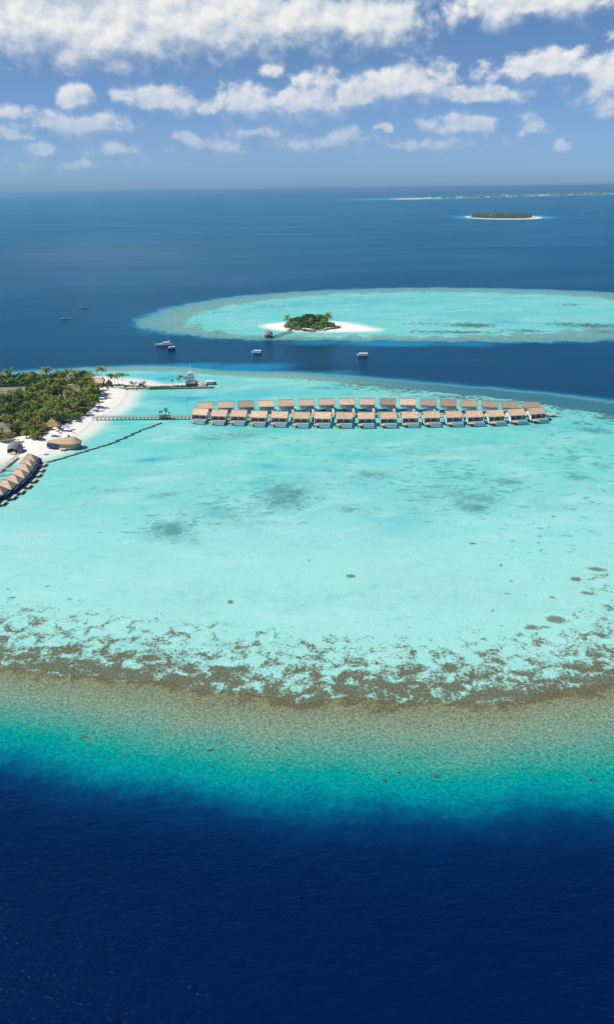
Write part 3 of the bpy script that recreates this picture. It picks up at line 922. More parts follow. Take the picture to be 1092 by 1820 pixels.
for x_, y_, s_, lab_ in ((200, 688, 1.2, 'leafy shrub at the left end of the harbour sand wall'), (224, 688, .9, 'shrub between the three palms and the pair of short palms'),
                         (247, 688, .8, 'shrub left of the pink harbour hut'), (256, 688, .9, 'shrub right of the pink harbour hut'), (178, 689, 1.3, 'shrub in front of the orange thatched hall'),
                         (190, 690, 1.0, 'shrub in front of the brown shelter')):
    bush(x_, y_, lab_, s_, z=1.4)
HOLES = [(12, 703, 11), (5, 768, 9), (130, 702, 7.5), (95, 760, 8), (172, 684, 11), (116, 765, 6), (115, 793, 16), (32, 718, 8), (166, 699, 6), (36, 773, 6),
         (92, 690, 6), (104, 733, 3), (12, 722, 3.5), (57, 722, 2.5), (28, 700, 8), (50, 702, 5), (100, 742, 6), (60, 770, 2), (8, 778, 4)]
HOLES = [(G(x, y, 1.2).xy, r_) for x, y, r_ in HOLES]
CLEAR = [(12, 706, 17, 32), (32, 714, 8, 16), (5, 772, 8, 24), (129, 707, 8, 26), (95, 763, 5, 20), (172, 688, 8, 16), (50, 706, 6, 12), (36, 778, 4, 10), (101, 742, 4, 8)]
CLEAR = [(G(x, y, 1.2).xy, w_, l_) for x, y, w_, l_ in CLEAR]
TREES = px_poly([(-60, 686), (0, 683.5), (60, 683), (110, 681), (150, 682), (162, 690), (172, 700), (174, 712), (169, 725), (155, 738), (140, 747), (120, 756), (108, 768),
                 (92, 772), (86, 779), (66, 786), (52, 786), (46, 780), (30, 783), (4, 790), (-40, 790), (-90, 750)], n=4)
LANDMARKS = [('the long grey hall', (15, 703)), ('the grey thatched roof by the beach', (5, 768)), ('the tan gabled roof', (130, 702)), ('the golden thatched hut', (95, 760)),
             ('the orange thatched hall', (172, 684)), ('the blue-grey beach tent', (116, 765)), ('the shingled dome', (28, 806)), ('the round beach restaurant', (110, 786)),
             ('the beach end of the long jetty', (158, 742)), ('the radio mast', (2, 692)), ('the white canopy', (12, 722)), ('the open white beach', (178, 712))]
LANDMARKS = [(n_, G(x, y, 1.2).xy) for n_, (x, y) in LANDMARKS]
used_labels = {}


def where(p, base):
    """Label of one plant: kind plus the nearest thing that can be found in the photo."""
    near_ = sorted(LANDMARKS, key=lambda l: (l[1] - p).length)
    n0, q0 = near_[0]
    dv = p - q0
    n1_ = near_[1][0]
    rel = 'behind' if dv.y > abs(dv.x) * 0.8 else 'in front of' if -dv.y > abs(dv.x) * 0.8 else 'left of' if dv.x < 0 else 'right of'
    for lab in (f'{base} {rel} {n0}', f'{base} {rel} {n0}, towards {n1_}', f'{base} {rel} {n0}, towards {near_[2][0]}'):
        if len(lab.split()) <= 16 and lab not in used_labels:
            used_labels[lab] = 1
            return lab
    return f'{base} {rel} {n0}'


tx0, ty0 = TREES.min(0)
tx1, ty1 = TREES.max(0)
spots = []
cand = [(rng.uniform(tx0, tx1), rng.uniform(ty0, ty1)) for _ in range(9000)]
ca = np.array(cand)
cd = sdist(TREES, ca[:, 0], ca[:, 1])
PXC = Matrix((rt, up, -fwd))


def to_px(p):
    c = PXC @ (Vector(p) - Vector((0, 0, H)))
    return (546 + F * c.x / -c.z, 910 - F * c.y / -c.z)


for (x, y), d_ in zip(cand, cd):
    if d_ < 0 or len(spots) >= 210:
        continue
    v = Vector((x, y))
    if any((v - c_).length < r_ for c_, r_ in HOLES) or any((v - s_).length < (4.6 if d_ < 4 else 5.6) for s_ in spots):
        continue
    if any(abs(v.x - c_.x + (v.y - c_.y) * -0.25) < w_ and 0 < c_.y - v.y < l_ for c_, w_, l_ in CLEAR):
        continue
    if to_px((x, y, 6))[0] < -25:
        continue
    spots.append(v)
for v in spots:
    px_, py_ = to_px((v.x, v.y, 1.2))
    beach = px_ > 118 + (745 - py_) * 0.75 or py_ > 770
    roll = rng.random()
    if beach:
        kind = 'palm' if roll < 0.5 else 'mid' if roll < 0.7 else 'bush'
    elif py_ < 706:
        kind = 'palm' if roll < 0.28 else 'dark' if roll < 0.88 else 'mid'
    else:
        kind = 'palm' if roll < 0.46 else 'dark' if roll < 0.66 else 'mid' if roll < 0.88 else 'pale'
    if kind == 'palm':
        big = py_ < 740
        sc_ = rng.uniform(1.0, 1.42) if big else rng.uniform(0.7, 1.0)
        palm(px_, py_, where(v, rng.choice(('tall palm', 'leaning palm', 'palm with drooping fronds')) if big else 'short yellow-green palm'), sc_)
    elif kind == 'bush':
        bush(px_, py_, where(v, 'low leafy shrub'), rng.uniform(1.0, 1.6))
    else:
        nm = dict(dark='dark leafy tree', mid='green leafy tree', pale='pale green tree')[kind]
        s_ = rng.uniform(0.8, 1.4) * (0.72 if beach else 1)
        broad(kind, px_, py_, where(v, nm), s_, s_ * rng.uniform(0.85, 1.1))
# low growth under the trees: nobody could count it
r_ = random.Random(3)
ug = MB()
cnt = 0
while cnt < 7000:
    x, y = r_.uniform(tx0, tx1), r_.uniform(ty0, ty1)
    if cnt % 500 == 0:
        xs_ = np.array([[r_.uniform(tx0, tx1), r_.uniform(ty0, ty1)] for _ in range(1600)])
        ok_ = xs_[sdist(GREEN, xs_[:, 0], xs_[:, 1]) > 1.5]
    for x, y in ok_[:500]:
        cnt += 1
        if any((Vector((x, y)) - c_).length < r2_ * 0.75 for c_, r2_ in HOLES):
            continue
        leaf_quad(ug, Vector((x, y, 1.5 + r_.uniform(0.0, 0.9))), Vector((r_.uniform(-.7, .7), r_.uniform(-.7, .7), 1)).normalized(), r_.uniform(0.7, 1.4), r_)
    cnt += 0 if len(ok_) else 500
tag(ug.build('undergrowth', M['leaf_dark']), 'low green undergrowth beneath the island trees', 'undergrowth', kind='stuff')

# trees of the sandbank
SB = 'trees on the sandbank'
SBT = [('palm', 508, 582, 1.05, 'palm at the left tip of the sandbank trees'), ('palm', 513, 580, 1.25, 'tall palm rising above the left end of the sandbank trees'),
       ('mid', 515, 584, .9, 'bright green tree at the left end of the sandbank, near the small jetty'), ('mid', 523, 585, .95, 'low bright green tree where the small jetty meets the sandbank'),
       ('pale', 528, 581, .8, 'yellow-green tree left of the middle of the sandbank'), ('palm', 529, 578, 1.0, 'palm behind the yellow-green tree on the sandbank'),
       ('dark', 537, 581, 1.05, 'dark tree left of centre on the sandbank'), ('mid', 535, 586, .9, 'green tree on the front edge of the sandbank left of centre'),
       ('dark', 543, 587.5, 1.15, 'dark rounded tree standing foremost on the sandbank'), ('dark', 549, 580, 1.5, 'largest dark tree in the middle of the sandbank'),
       ('mid', 557, 578, 1.45, 'tall green tree just right of the middle of the sandbank'), ('palm', 553, 585, 1.1, 'palm at the front in the middle of the sandbank'),
       ('mid', 556, 584, .9, 'green tree at the front right of the middle of the sandbank'), ('mid', 566, 578, 1.3, 'broad green tree behind the right half of the sandbank'),
       ('mid', 566, 584, .85, 'green tree in front of the right half of the sandbank'), ('dark', 575, 579, 1.25, 'dark tree second from the right end of the sandbank wood'),
       ('palm', 575, 584.5, 1.0, 'short palm at the front right of the sandbank'), ('palm', 584, 581, 1.45, 'tallest palm near the right end of the sandbank'),
       ('palm', 588, 582, 1.15, 'leaning palm beside the tallest sandbank palm'), ('mid', 582, 584.5, .9, 'green tree under the tallest sandbank palm'),
       ('mid', 591, 583.5, .75, 'small green tree at the right end of the sandbank wood'), ('bush', 598, 584, 1.3, 'low shrub right of the sandbank wood'),
       ('bush', 603, 583.5, 1.2, 'rightmost shrub on the open sand of the sandbank'), ('mid', 546, 583, 1.0, 'green tree in the thick of the sandbank wood'),
       ('dark', 530, 583.5, .8, 'small dark tree at the front left of the sandbank'), ('mid', 541, 578, 1.2, 'green tree at the back left of the sandbank'),
       ('palm', 569, 580, 1.25, 'palm crown showing over the right half of the sandbank wood'), ('mid', 519, 579, .95, 'green tree at the back left end of the sandbank'),
       ('pale', 560, 586, .75, 'pale green tree on the front edge right of the foremost dark tree'), ('mid', 573, 586, .7, 'low green tree on the front edge towards the right of the sandbank'),
       ('mid', 510, 585.5, .6, 'lowest green tree at the very left of the sandbank front'), ('mid', 551, 576, 1.35, 'green tree peeping over the middle of the sandbank wood'),
       ('mid', 562, 576, 1.3, 'green tree at the back right of the sandbank wood'), ('mid', 535, 577, 1.2, 'green tree at the back, left of the largest dark tree'),
       ('mid', 587, 584.8, .7, 'small green tree at the right front of the sandbank wood'), ('dark', 524, 578, 1.0, 'dark tree at the back left of the sandbank wood')]
for kd, x_, y_, s_, lab in SBT:
    if kd == 'palm':
        palm(x_, y_, lab, s_ * 1.05, group=SB)
    elif kd == 'bush':
        bush(x_, y_, lab, s_, group=SB)
    else:
        broad(kd, x_, y_, lab, s_ * 1.42, s_ * 1.22, group=SB)

# far-off woods read as one mass
def wood(name, poly, n, hlo, hhi, leaf, mat_, label):
    r = random.Random(len(name))
    mb = MB()
    a0, b0 = poly.min(0)
    a1, b1_ = poly.max(0)
    xs_ = np.array([[r.uniform(a0, a1), r.uniform(b0, b1_)] for _ in range(n * 6)])
    d = sdist(poly, xs_[:, 0], xs_[:, 1])
    xs_ = xs_[d > 0][:n]
    for x, y in xs_:
        h = r.uniform(hlo, hhi) * (0.65 + 0.5 * (0.5 + 0.5 * math.sin(x * 0.031 + 2 * math.sin(y * 0.02 + x * 0.011))))
        for j in range(14):
            d_ = Vector((r.gauss(0, 1), r.gauss(0, 1), r.gauss(0.3, 0.8))).normalized()
            c = Vector((x, y, 1 + h * 0.55)) + Vector((d_.x * leaf * 1.5, d_.y * leaf * 1.5, d_.z * h * 0.5))
            leaf_quad(mb, c, (d_ + Vector((0, 0, .4))).normalized(), leaf, r)
    return tag(mb.build(name, mat_), label, 'wood', kind='stuff')


wood('distant_wood', THIRDGREEN, 420, 10, 19, 5.0, M['leaf_far'], 'far-off wood covering the small round island')
FOURTHGREEN = px_poly([(720, 352.2), (780, 350.2), (850, 347.7), (920, 345.4), (1000, 343.2), (1080, 341.4), (1180, 339.2), (1280, 337), (1280, 341.3), (1180, 343.9),
                       (1090, 345.5), (1000, 347.8), (920, 350.1), (850, 352.0), (780, 353.2)], n=4)
wood('horizon_wood', FOURTHGREEN, 1500, 12, 26, 14.0, M['leaf_far'], 'thin line of trees on the low island near the horizon')
for x_, y_, s_, lab in ((862, 385.5, 2.6, 'dark palm rising left of the middle of the small far island'), (879, 385, 3.3, 'tallest dark palm above the small far island'),
                        (884, 385.3, 2.5, 'dark palm right of the tallest one on the small far island'), (918, 385.5, 2.2, 'lone palm over the right part of the small far island'),
                        (853, 385.7, 2.1, 'leftmost palm over the small far island')):
    palm(x_, y_, lab, s_, group='palms on the small far island')



# ================================================================ overwater villas
def gable_roof(hx, hy, z_e, z_r, th=0.35, over_ridge=0.0):
    """Thick gabled roof, ridge along X."""
    mb = MB()
    prof = [(-hy, z_e), (0, z_r), (hy, z_e), (hy, z_e - th), (0, z_r - th * 1.3), (-hy, z_e - th)]
    vs_ = []
    for x in (-hx, hx):
        ox = over_ridge if x > 0 else -over_ridge
        for k, (y, z) in enumerate(prof):
            vs_.append((x + (ox if k in (1, 4) else 0), y, z))
    n = len(prof)
    fs_ = [(i, (i + 1) % n, n + (i + 1) % n, n + i) for i in range(n)]
    fs_ += [(0, 1, 4, 5), (1, 2, 3, 4), (6, 11, 10, 7), (7, 10, 9, 8)]
    return mb.add(vs_, fs_)


def sub_roof(me_builder, name, mat_, parent):
    o = me_builder.build(name, mat_, parent)
    return o


def make_villa(name, bridge_side, roof_mat):
    e = empty(name)
    # walls with gable ends
    w = MB()
    prof = [(-2.2, 1.6), (4.2, 1.6), (4.2, 4.55), (0, 7.5), (-2.2, 5.95)]
    vs_ = [(x, y, z) for x in (-5.2, 5.2) for y, z in prof]
    w.add(vs_, [(0, 1, 2, 3, 4), (9, 8, 7, 6, 5)] + [(i, (i + 1) % 5, 5 + (i + 1) % 5, 5 + i) for i in range(5)])
    w.build('wall', M['white'], e)
    f = MB()
    vs_ = [(x, y, z) for x in (-5.38, -5.22) for y, z in ((-5.6, 0.4), (-2.2, 0.4), (-2.2, 5.6), (-4.9, 4.0), (-5.6, 2.8))]
    f.add(vs_, [(0, 1, 2, 3, 4), (9, 8, 7, 6, 5)] + [(i, (i + 1) % 5, 5 + (i + 1) % 5, 5 + i) for i in range(5)])
    f.build('side_screen', M['white'], e)
    MB().box(5.22, 5.38, -4.6, -2.2, 1.6, 4.0).build('side_screen', M['blue'], e)
    for x0, x1 in ((-3.9, -1.0), (0.1, 3.4)):
        d = MB().box(x0, x1, -2.27, -2.21, 1.7, 4.15).build('glass_door', M['glass'], e)
        fr__ = MB()
        fr__.box(x0, x1, -2.33, -2.275, 4.15, 4.3).box(x0 - 0.1, x0 - 0.01, -2.33, -2.21, 1.7, 4.3)
        fr__.build('frame', M['barge'], d)
    MB().box(-4.7, 4.7, -2.3, -2.22, 4.4, 5.5).build('upper_panel', M['poolwall'], e)
    # rear service wall
    MB().box(-5.2, 0.6, 4.22, 4.6, 0.5, 3.9).build('rear_panel', M['blue'], e)
    MB().box(1.2, 3.9, 4.22, 4.45, 1.6, 4.1).build('rear_door', M['poolwall'], e)
    for x0 in (-4.4, -2.9):
        MB().box(x0, x0 + 0.8, 4.62, 4.68, 2.6, 3.5).build('rear_window', M['glass'], e)
    r = gable_roof(5.6, 4.7, 4.7, 8.2, 0.4, 0.25).build('roof', roof_mat, e)
    MB().tube([(-5.85, 0, 8.18), (5.85, 0, 8.18)], 0.24, 6).build('ridge_cap', M['ridge'], r)
    for x in (-5.72, 5.72):
        g = MB()
        for sgn in (-1, 1):
            g.add([(x - 0.06, sgn * 4.75, 4.35), (x + 0.06, sgn * 4.75, 4.35), (x + 0.06, 0.02 * sgn, 7.9), (x - 0.06, 0.02 * sgn, 7.9),
                   (x - 0.06, sgn * 4.75, 4.72), (x + 0.06, sgn * 4.75, 4.72), (x + 0.06, 0.02 * sgn, 8.28), (x - 0.06, 0.02 * sgn, 8.28)],
                  [(0, 1, 2, 3), (4, 5, 6, 7), (0, 1, 5, 4), (2, 3, 7, 6), (0, 3, 7, 4), (1, 2, 6, 5)])
        g.build('gable_board', M['barge'], r)
    MB().box(-5.2, 5.3, -6.3, -2.2, 1.3, 1.58).build('deck', M['deck'], e)
    sd = MB()
    Rm = Matrix.Translation((-3.9, -8.0, 0)) @ Matrix.Rotation(R(-14), 4, 'Z')
    sd.box(-1.7, 1.5, -1.6, 1.7, 1.2, 1.5, Rm)
    sd.build('sun_deck', M['deck_pale'], e)
    st = MB()
    for k in range(6):
        st.box(1.5 + k * 0.42, 1.5 + (k + 1) * 0.42, -1.5, -0.3, 1.08 - k * 0.2, 1.22 - k * 0.2, Rm)
    st.build('stair', M['deck_pale'], e)
    pb = MB().box(-1.7, 5.3, -9.9, -9.65, -0.4, 1.62).box(-1.7, 5.3, -6.55, -6.31, -0.4, 1.62).box(-1.7, -1.45, -9.64, -6.56, -0.4, 1.62)
    pb.box(5.05, 5.3, -9.64, -6.56, -0.4, 1.62).box(-1.44, 5.04, -9.64, -6.56, 0.25, 0.5)
    p = pb.build('pool', M['poolwall'], e)
    MB().box(-1.44, 5.04, -9.64, -6.56, 0.52, 1.5).build('pool_water', M['pool'], p)
    for x, y in ((-4.9, -2.6), (0, -2.6), (4.9, -2.6), (-4.9, 3.9), (0, 3.9), (4.9, 3.9), (4.6, -9.2), (-1.2, -9.2), (-5.3, -6.6), (-5.6, -9.0), (-2.7, -9.5)):
        MB().tube([(x, y, -1.5), (x, y, 1.32)], 0.16, 6).build('stilt', M['pile'], e)
    return e


FRONT = [(356, 731.5), (390, 733.6), (424.8, 734.2), (460.6, 736), (497.4, 736.8), (536.4, 738), (574, 738), (612.5, 738.4), (651, 738.4), (690.5, 738.2), (729, 737.3),
         (767.5, 736.6), (807, 736), (844, 735.3), (881, 734.3), (919, 732.4), (954.5, 730)]
BACK = [(365, 720.5), (401, 719), (437.4, 718), (473, 717), (509, 716), (545, 715), (580.7, 714), (617, 713.7), (653, 713.6), (689.5, 713.8), (725, 714.1), (761.5, 714.8),
        (797, 715.8), (833.6, 716.8), (871, 718), (907, 719), (944.6, 720.2)]
FROT = np.interp(range(17), [0, 4, 8, 12, 16], [-13, -8, -2, 3, 13])
BROT = np.interp(range(17), [0, 4, 8, 12, 16], [4, 2, -4, -11, -15])
vf = make_villa('water_villa', 1, M['thatch'])
vb = copy_tree(vf)
ORD = ['first', 'second', 'third', 'fourth', 'fifth', 'sixth', 'seventh', 'eighth', 'ninth']
JET = []
for i, ((x, y), a) in enumerate(zip(FRONT, FROT)):
    o = vf if i == 0 else copy_tree(vf)
    p = G(x, y, 7.3)
    q_ = Matrix.Rotation(R(a), 3, 'Z') @ Vector((0, 2.35, 0))
    o.location = (p.x + q_.x, p.y + q_.y, 0.9)
    o.rotation_euler = (0, 0, R(a))
    n_ = f'{ORD[i]} from the jetty end' if i < 9 else f'{ORD[16 - i]} from the open right end' if i < 16 else 'last at the open right end'
    tag(o, f'thatched water villa with pool deck in the front row, {n_}', 'villa', 'front row of overwater villas')
    JET.append([o.location.copy(), None, a, o])
for i, ((x, y), a) in enumerate(zip(BACK, BROT)):
    o = vb if i == 0 else copy_tree(vb)
    p = G(x, y, 7.3)
    q_ = Matrix.Rotation(R(a), 3, 'Z') @ Vector((0, 2.35, 0))
    o.location = (p.x + q_.x, p.y + q_.y, 0.9)
    o.rotation_euler = (0, 0, R(a + 180))
    n_ = f'{ORD[i]} from the jetty end' if i < 9 else f'{ORD[16 - i]} from the open right end' if i < 16 else 'last at the open right end'
    tag(o, f'thatched water villa seen from behind in the back row, {n_}', 'villa', 'back row of overwater villas')
    JET[i][1] = o.location.copy()
    JET[i].append(o)
    for ch in o.children:
        if ch.name.startswith('roof') and i in (9, 11, 12, 13, 14, 15, 16, 2):
            ch.data = ch.data.copy()
            ch.data.materials[0] = M['thatch_old']


# jetty through the rows and on to the beach
def walkway(name, pts, width, z, label, cat, rail=True, mat_=None, step=7.0, deck_th=0.22, posts=True):
    e = empty(name, (pts[0][0], pts[0][1], 0))
    o0 = Vector((pts[0][0], pts[0][1], 0))
    loc = [Vector((p[0], p[1], 0)) - o0 for p in pts]
    d = MB()
    pos_ = []
    n = len(loc)
    Ls, Rs = [], []
    for i, p in enumerate(loc):
        t = (loc[min(i + 1, n - 1)] - loc[max(i - 1, 0)]).normalized()
        nn = Vector((-t.y, t.x, 0)) * width / 2
        Ls.append(p + nn)
        Rs.append(p - nn)
    for i in range(n - 1):
        zz, zl = Vector((0, 0, z)), Vector((0, 0, z - deck_th))
        d.add([Ls[i] + zz, Rs[i] + zz, Rs[i + 1] + zz, Ls[i + 1] + zz, Ls[i] + zl, Rs[i] + zl, Rs[i + 1] + zl, Ls[i + 1] + zl],
              [(0, 1, 2, 3), (7, 6, 5, 4), (0, 3, 7, 4), (1, 5, 6, 2)] + ([(0, 4, 5, 1)] if i == 0 else []) + ([(3, 2, 6, 7)] if i == n - 2 else []))
    d.build('deck', mat_ or M['walk'], e)
    if rail:
        for S_ in (Ls, Rs):
            rr = MB()
            for i in range(n - 1):
                rr.bar(S_[i] + Vector((0, 0, z + 0.9)), S_[i + 1] + Vector((0, 0, z + 0.9)), 0.12, 0.12)
                k = max(1, int((S_[i + 1] - S_[i]).length / 3.5))
                for j in range(k + (i == n - 2)):
                    q0 = S_[i].lerp(S_[i + 1], j / k)
                    rr.box(q0.x - 0.06, q0.x + 0.06, q0.y - 0.06, q0.y + 0.06, z + 0.01, z + 0.9)
            rr.build('handrail', mat_ or M['walk'], e)
    if posts:
        cnt_ = 0
        for i in range(n - 1):
            k = max(1, int((loc[i + 1] - loc[i]).length / step))
            for j in range(k + (i == n - 2)):
                if cnt_ >= 96:
                    break
                t = j / k
                for S_ in (Ls, Rs):
                    q0 = S_[i].lerp(S_[i + 1], t).lerp(loc[i].lerp(loc[i + 1], t), 0.15)
                    MB().tube([(q0.x, q0.y, -1.5), (q0.x, q0.y, z - deck_th - 0.01)], 0.17, 6).build('post', M['pile'], e)
                    cnt_ += 1
    tag(e, label, cat)
    return e


mid = []
for f_, b_, a, *_r in JET:
    mid.append(Vector(((f_.x + b_.x) / 2, (f_.y + b_.y) / 2 + 0.3, 0)))
spine = [G(166, 742.5, 1.8), G(230, 742, 1.8), G(290, 741.6, 1.8), G(343, 741, 1.8)] + mid + [G(978, 741, 1.8)]
spine = [(p.x, p.y) for p in spine]
walkway('long_jetty', spine[:4], 2.6, 2.3, 'long grey timber jetty with railings from the beach to the water villas', 'jetty', step=2.6)
walkway('villa_boardwalk', [tuple(np.array(spine[3]) + np.array([0.3, 0])), *spine[4:]], 2.4, 2.6, 'timber boardwalk running between the two rows of water villas', 'boardwalk', rail=False, step=12, mat_=M['deck'])
for k, (f_, b_, a, of, ob) in enumerate(JET):
    for o, base_ in ((of, f_), (ob, b_)):
        Minv = o.matrix_basis.inverted()
        tgt = Minv @ mid[k]
        Ln = tgt.y
        if Ln - 1.2 > 4.9:
            xx = 4.2 if o is of else -4.6
            MB().box(xx - 0.9, xx + 0.9, 4.21 if o is of else 4.62, Ln - 0.9, 1.62, 1.86).build('footbridge', M['deck_pale'], o)
# sun deck and stair at the seaward end
e = empty('end_platform', G(974, 740.5, 0))
tag(e, 'small timber platform with steps into the water at the open right end of the villas', 'platform')
MB().box(-2.5, 4.5, -2.2, 2.2, 1.7, 2.0).build('deck', M['deck_pale'], e)
stp = MB()
for k in range(9):
    stp.box(4.5 + k * 0.62, 4.5 + (k + 1) * 0.62, -1.2 - k * 0.2, 0.6 - k * 0.2, 1.6 - k * 0.19, 1.75 - k * 0.19)
stp.build('stair', M['deck_pale'], e)
for x, y in ((-2, -1.8), (4, -1.8), (-2, 1.8), (4, 1.8)):
    MB().tube([(x, y, -1.5), (x, y, 1.7)], 0.15, 6).build('post', M['pile'], e)
# planted platform half way along the jetty
e = empty('jetty_platform', G(293, 744.5, 0))
tag(e, 'dark planted platform beside the middle of the long jetty', 'platform')
pl_ = MB()
ns = 12
ring = [(4.6 * math.cos(6.2832 * k / ns), 3.2 * math.sin(6.2832 * k / ns)) for k in range(ns)]
low = [(x * 0.6, y * 0.6) for x, y in ring]
pl_.add([(x, y, 0.5) for x, y in low] + [(x, y, 1.7) for x, y in ring] + [(x, y, 2.3) for x, y in ring],
        [tuple(range(ns - 1, -1, -1))] + [(k, (k + 1) % ns, ns + (k + 1) % ns, ns + k) for k in range(ns)]
        + [(ns + k, ns + (k + 1) % ns, 2 * ns + (k + 1) % ns, 2 * ns + k) for k in range(ns)] + [tuple(range(2 * ns, 3 * ns))])
pl_.build('base', M['screen'], e)
for x, y in ((-2, 0), (2, 0), (0, 1)):
    MB().tube([(x, y, -1.5), (x, y, 0.6)], 0.25, 6).build('post', M['pile'], e)
DARKPALM = SMALLPALM[1][1].copy()
DARKPALM.materials[0] = M['leaf_dark']
for dx, s_, lab in ((-3.3, .95, 'leftmost dark little palm on the jetty platform'), (-1.2, 1.0, 'dark little palm left of the middle of the jetty platform'),
                    (0.9, 1.5, 'tallest dark palm on the jetty platform'), (3.3, .7, 'shortest dark palm, at the right of the jetty platform')):
    p = G(293, 744.5, 0)
    plant('potted_palm', SMALLPALM[1][0], DARKPALM, (p.x + dx, p.y, 2.4), (s_ * 0.55, s_ * 0.85), 1.0 + dx, lab, 'palm', 'palms on the jetty platform')
# channel marker pole
e = tag(empty('marker_pole', G(335, 741.5, 0)), 'tall thin marker pole standing in the water beside the jetty', 'pole')
MB().tube([(0, 0, -1), (0, 0, 13.5)], 0.09, 6).build('shaft', M['pile'], e)
MB().box(-0.25, 0.25, -0.25, 0.25, 13.5, 14.1).build('top_mark', M['screen'], e)

# ================================================================ near water villas (left edge)
def hip_roof(hx, hy, ridge, z_e, z_r, th=0.35, flare=0.0):
    mb = MB()
    vs_ = [(-hx, -hy, z_e - th), (hx, -hy, z_e - th), (hx, hy, z_e - th), (-hx, hy, z_e - th), (-hx, -hy, z_e), (hx, -hy, z_e), (hx, hy, z_e), (-hx, hy, z_e),
           (-ridge, 0, z_r), (ridge, 0, z_r)]
    fs_ = [(3, 2, 1, 0), (0, 1, 5, 4), (1, 2, 6, 5), (2, 3, 7, 6), (3, 0, 4, 7), (4, 5, 9, 8), (6, 7, 8, 9), (5, 6, 9), (7, 4, 8)]
    return mb.add(vs_, fs_)


def make_lagoon_villa():
    e = empty('lagoon_villa')
    MB().box(-3.6, 3.0, -3.2, 3.2, 1.6, 4.1).build('wall', M['tan'], e)
    MB().box(3.02, 3.1, -3.0, 3.0, 1.7, 3.9).build('glass_front', M['glass'], e)
    for y in (-3.45, 3.25):
        MB().box(2.2, 5.4, y, y + 0.2, 1.0, 3.6).build('side_screen', M['navy'], e)
    MB().box(3.1, 5.6, -3.2, 3.2, 1.3, 1.58).build('deck', M['navy'], e)
    MB().box(3.2, 5.5, -3.24, 3.24, 2.9, 3.1).build('pergola', M['navy'], e)
    r = hip_roof(4.2, 4.1, 1.1, 3.7, 7.2).build('roof', M['thatch'], e)
    MB().tube([(-1.15, 0, 7.2), (1.15, 0, 7.2)], 0.2, 6).build('ridge_cap', M['ridge'], r)
    MB().box(5.62, 8.2, -2.4, 2.9, 1.0, 1.3).build('sun_deck', M['deck_pale'], e)
    st = MB()
    for k in range(5):
        st.box(6.2 + k * 0.35, 6.2 + (k + 1) * 0.35, -2.8, -2.02, 0.9 - k * 0.2, 1.02 - k * 0.2)
    st.build('stair', M['deck_pale'], e)
    for x, y in ((-3.2, -2.8), (-3.2, 2.8), (2.6, -2.8), (2.6, 2.8), (5.2, -2.8), (5.2, 2.8), (7.6, -1.7), (7.6, 2.3)):
        MB().tube([(x, y, -1.5), (x, y, 1.3 if x < 7 else 1.0)], 0.15, 6).build('stilt', M['pile'], e)
    return e


PLAT = [(79, 825), (75, 834.5), (69.6, 843), (62, 853), (52, 863), (39.5, 872.8), (24.7, 882.5), (7, 893), (-13, 904.5)]
BOARD = [G(29.2, 809.5, 1.7), G(0, 833.5, 1.7), G(-40, 862, 1.7), G(-80, 895, 1.7)]
proto = make_lagoon_villa()
for i, (x, y) in enumerate(PLAT):
    o = proto if i == 0 else copy_tree(proto)
    p = G(x, y, 1.2)
    o.location = (p.x - 8.2, p.y, 0)
    o.scale = (1.1, 1.1, 1.06)
    o.rotation_euler = (0, 0, R(-2 + (3 if i == 0 else 0)))
    tag(o, ['lagoon villa with pyramid thatch roof, farthest of its row, beside the wave screens', 'second lagoon villa with pyramid thatch roof from the far end of its row',
            'third lagoon villa with pyramid thatch roof from the far end of its row', 'fourth lagoon villa with pyramid thatch roof from the far end of its row',
            'fifth lagoon villa with pyramid thatch roof from the far end of its row', 'sixth lagoon villa with pyramid thatch roof from the far end of its row',
            'seventh lagoon villa with pyramid thatch roof, next to the one cut by the left edge', 'nearest lagoon villa, its thatch roof cut by the left edge of the photo',
            'lagoon villa mostly outside the left edge of the photo'][i], 'villa', 'lagoon villas at the left edge')
    if 0 < i < 8:
        # own footbridge back to the main boardwalk
        yy = o.location.y + 1.5
        bx = None
        for a_, b_ in zip(BOARD[:-1], BOARD[1:]):
            if min(a_.y, b_.y) <= yy <= max(a_.y, b_.y):
                bx = a_.x + (b_.x - a_.x) * (yy - a_.y) / (b_.y - a_.y)
        if bx is not None and o.location.x - 4 - bx > 3:
            L_ = o.location.x - 4 - bx
            w_ = empty('footbridge', (bx + 1.2, yy, 0))
            tag(w_, ['', 'narrow footbridge nearest the dome, leading to a lagoon villa', 'second narrow footbridge from the dome to the lagoon villas', 'third narrow footbridge from the dome to the lagoon villas',
                     'fourth narrow footbridge from the dome to the lagoon villas', 'fifth narrow footbridge from the dome to the lagoon villas', 'sixth narrow footbridge from the dome to the lagoon villas',
                     'last narrow footbridge to the lagoon villas at the left edge'][i], 'footbridge', 'footbridges to the lagoon villas')
            MB().box(0, L_ - 1.0, -0.55, 0.55, 1.45, 1.68).build('deck', M['deck_pale'], w_)
            MB().box(0, L_ - 1.0, 0.5, 0.6, 2.3, 2.42).build('handrail', M['deck_pale'], w_)
            for k in range(int(L_ / 4) + 1):
                MB().tube([(0.5 + k * 4 * 0.92, 0, -1.5), (0.5 + k * 4 * 0.92, 0, 1.44)], 0.13, 6).build('post', M['pile'], w_)
walkway('dome_boardwalk', [(p.x, p.y) for p in BOARD], 2.3, 1.75, 'wide pale boardwalk leading from the shingled dome to the lagoon villas', 'boardwalk', rail=False, mat_=M['deck_pale'], step=6)

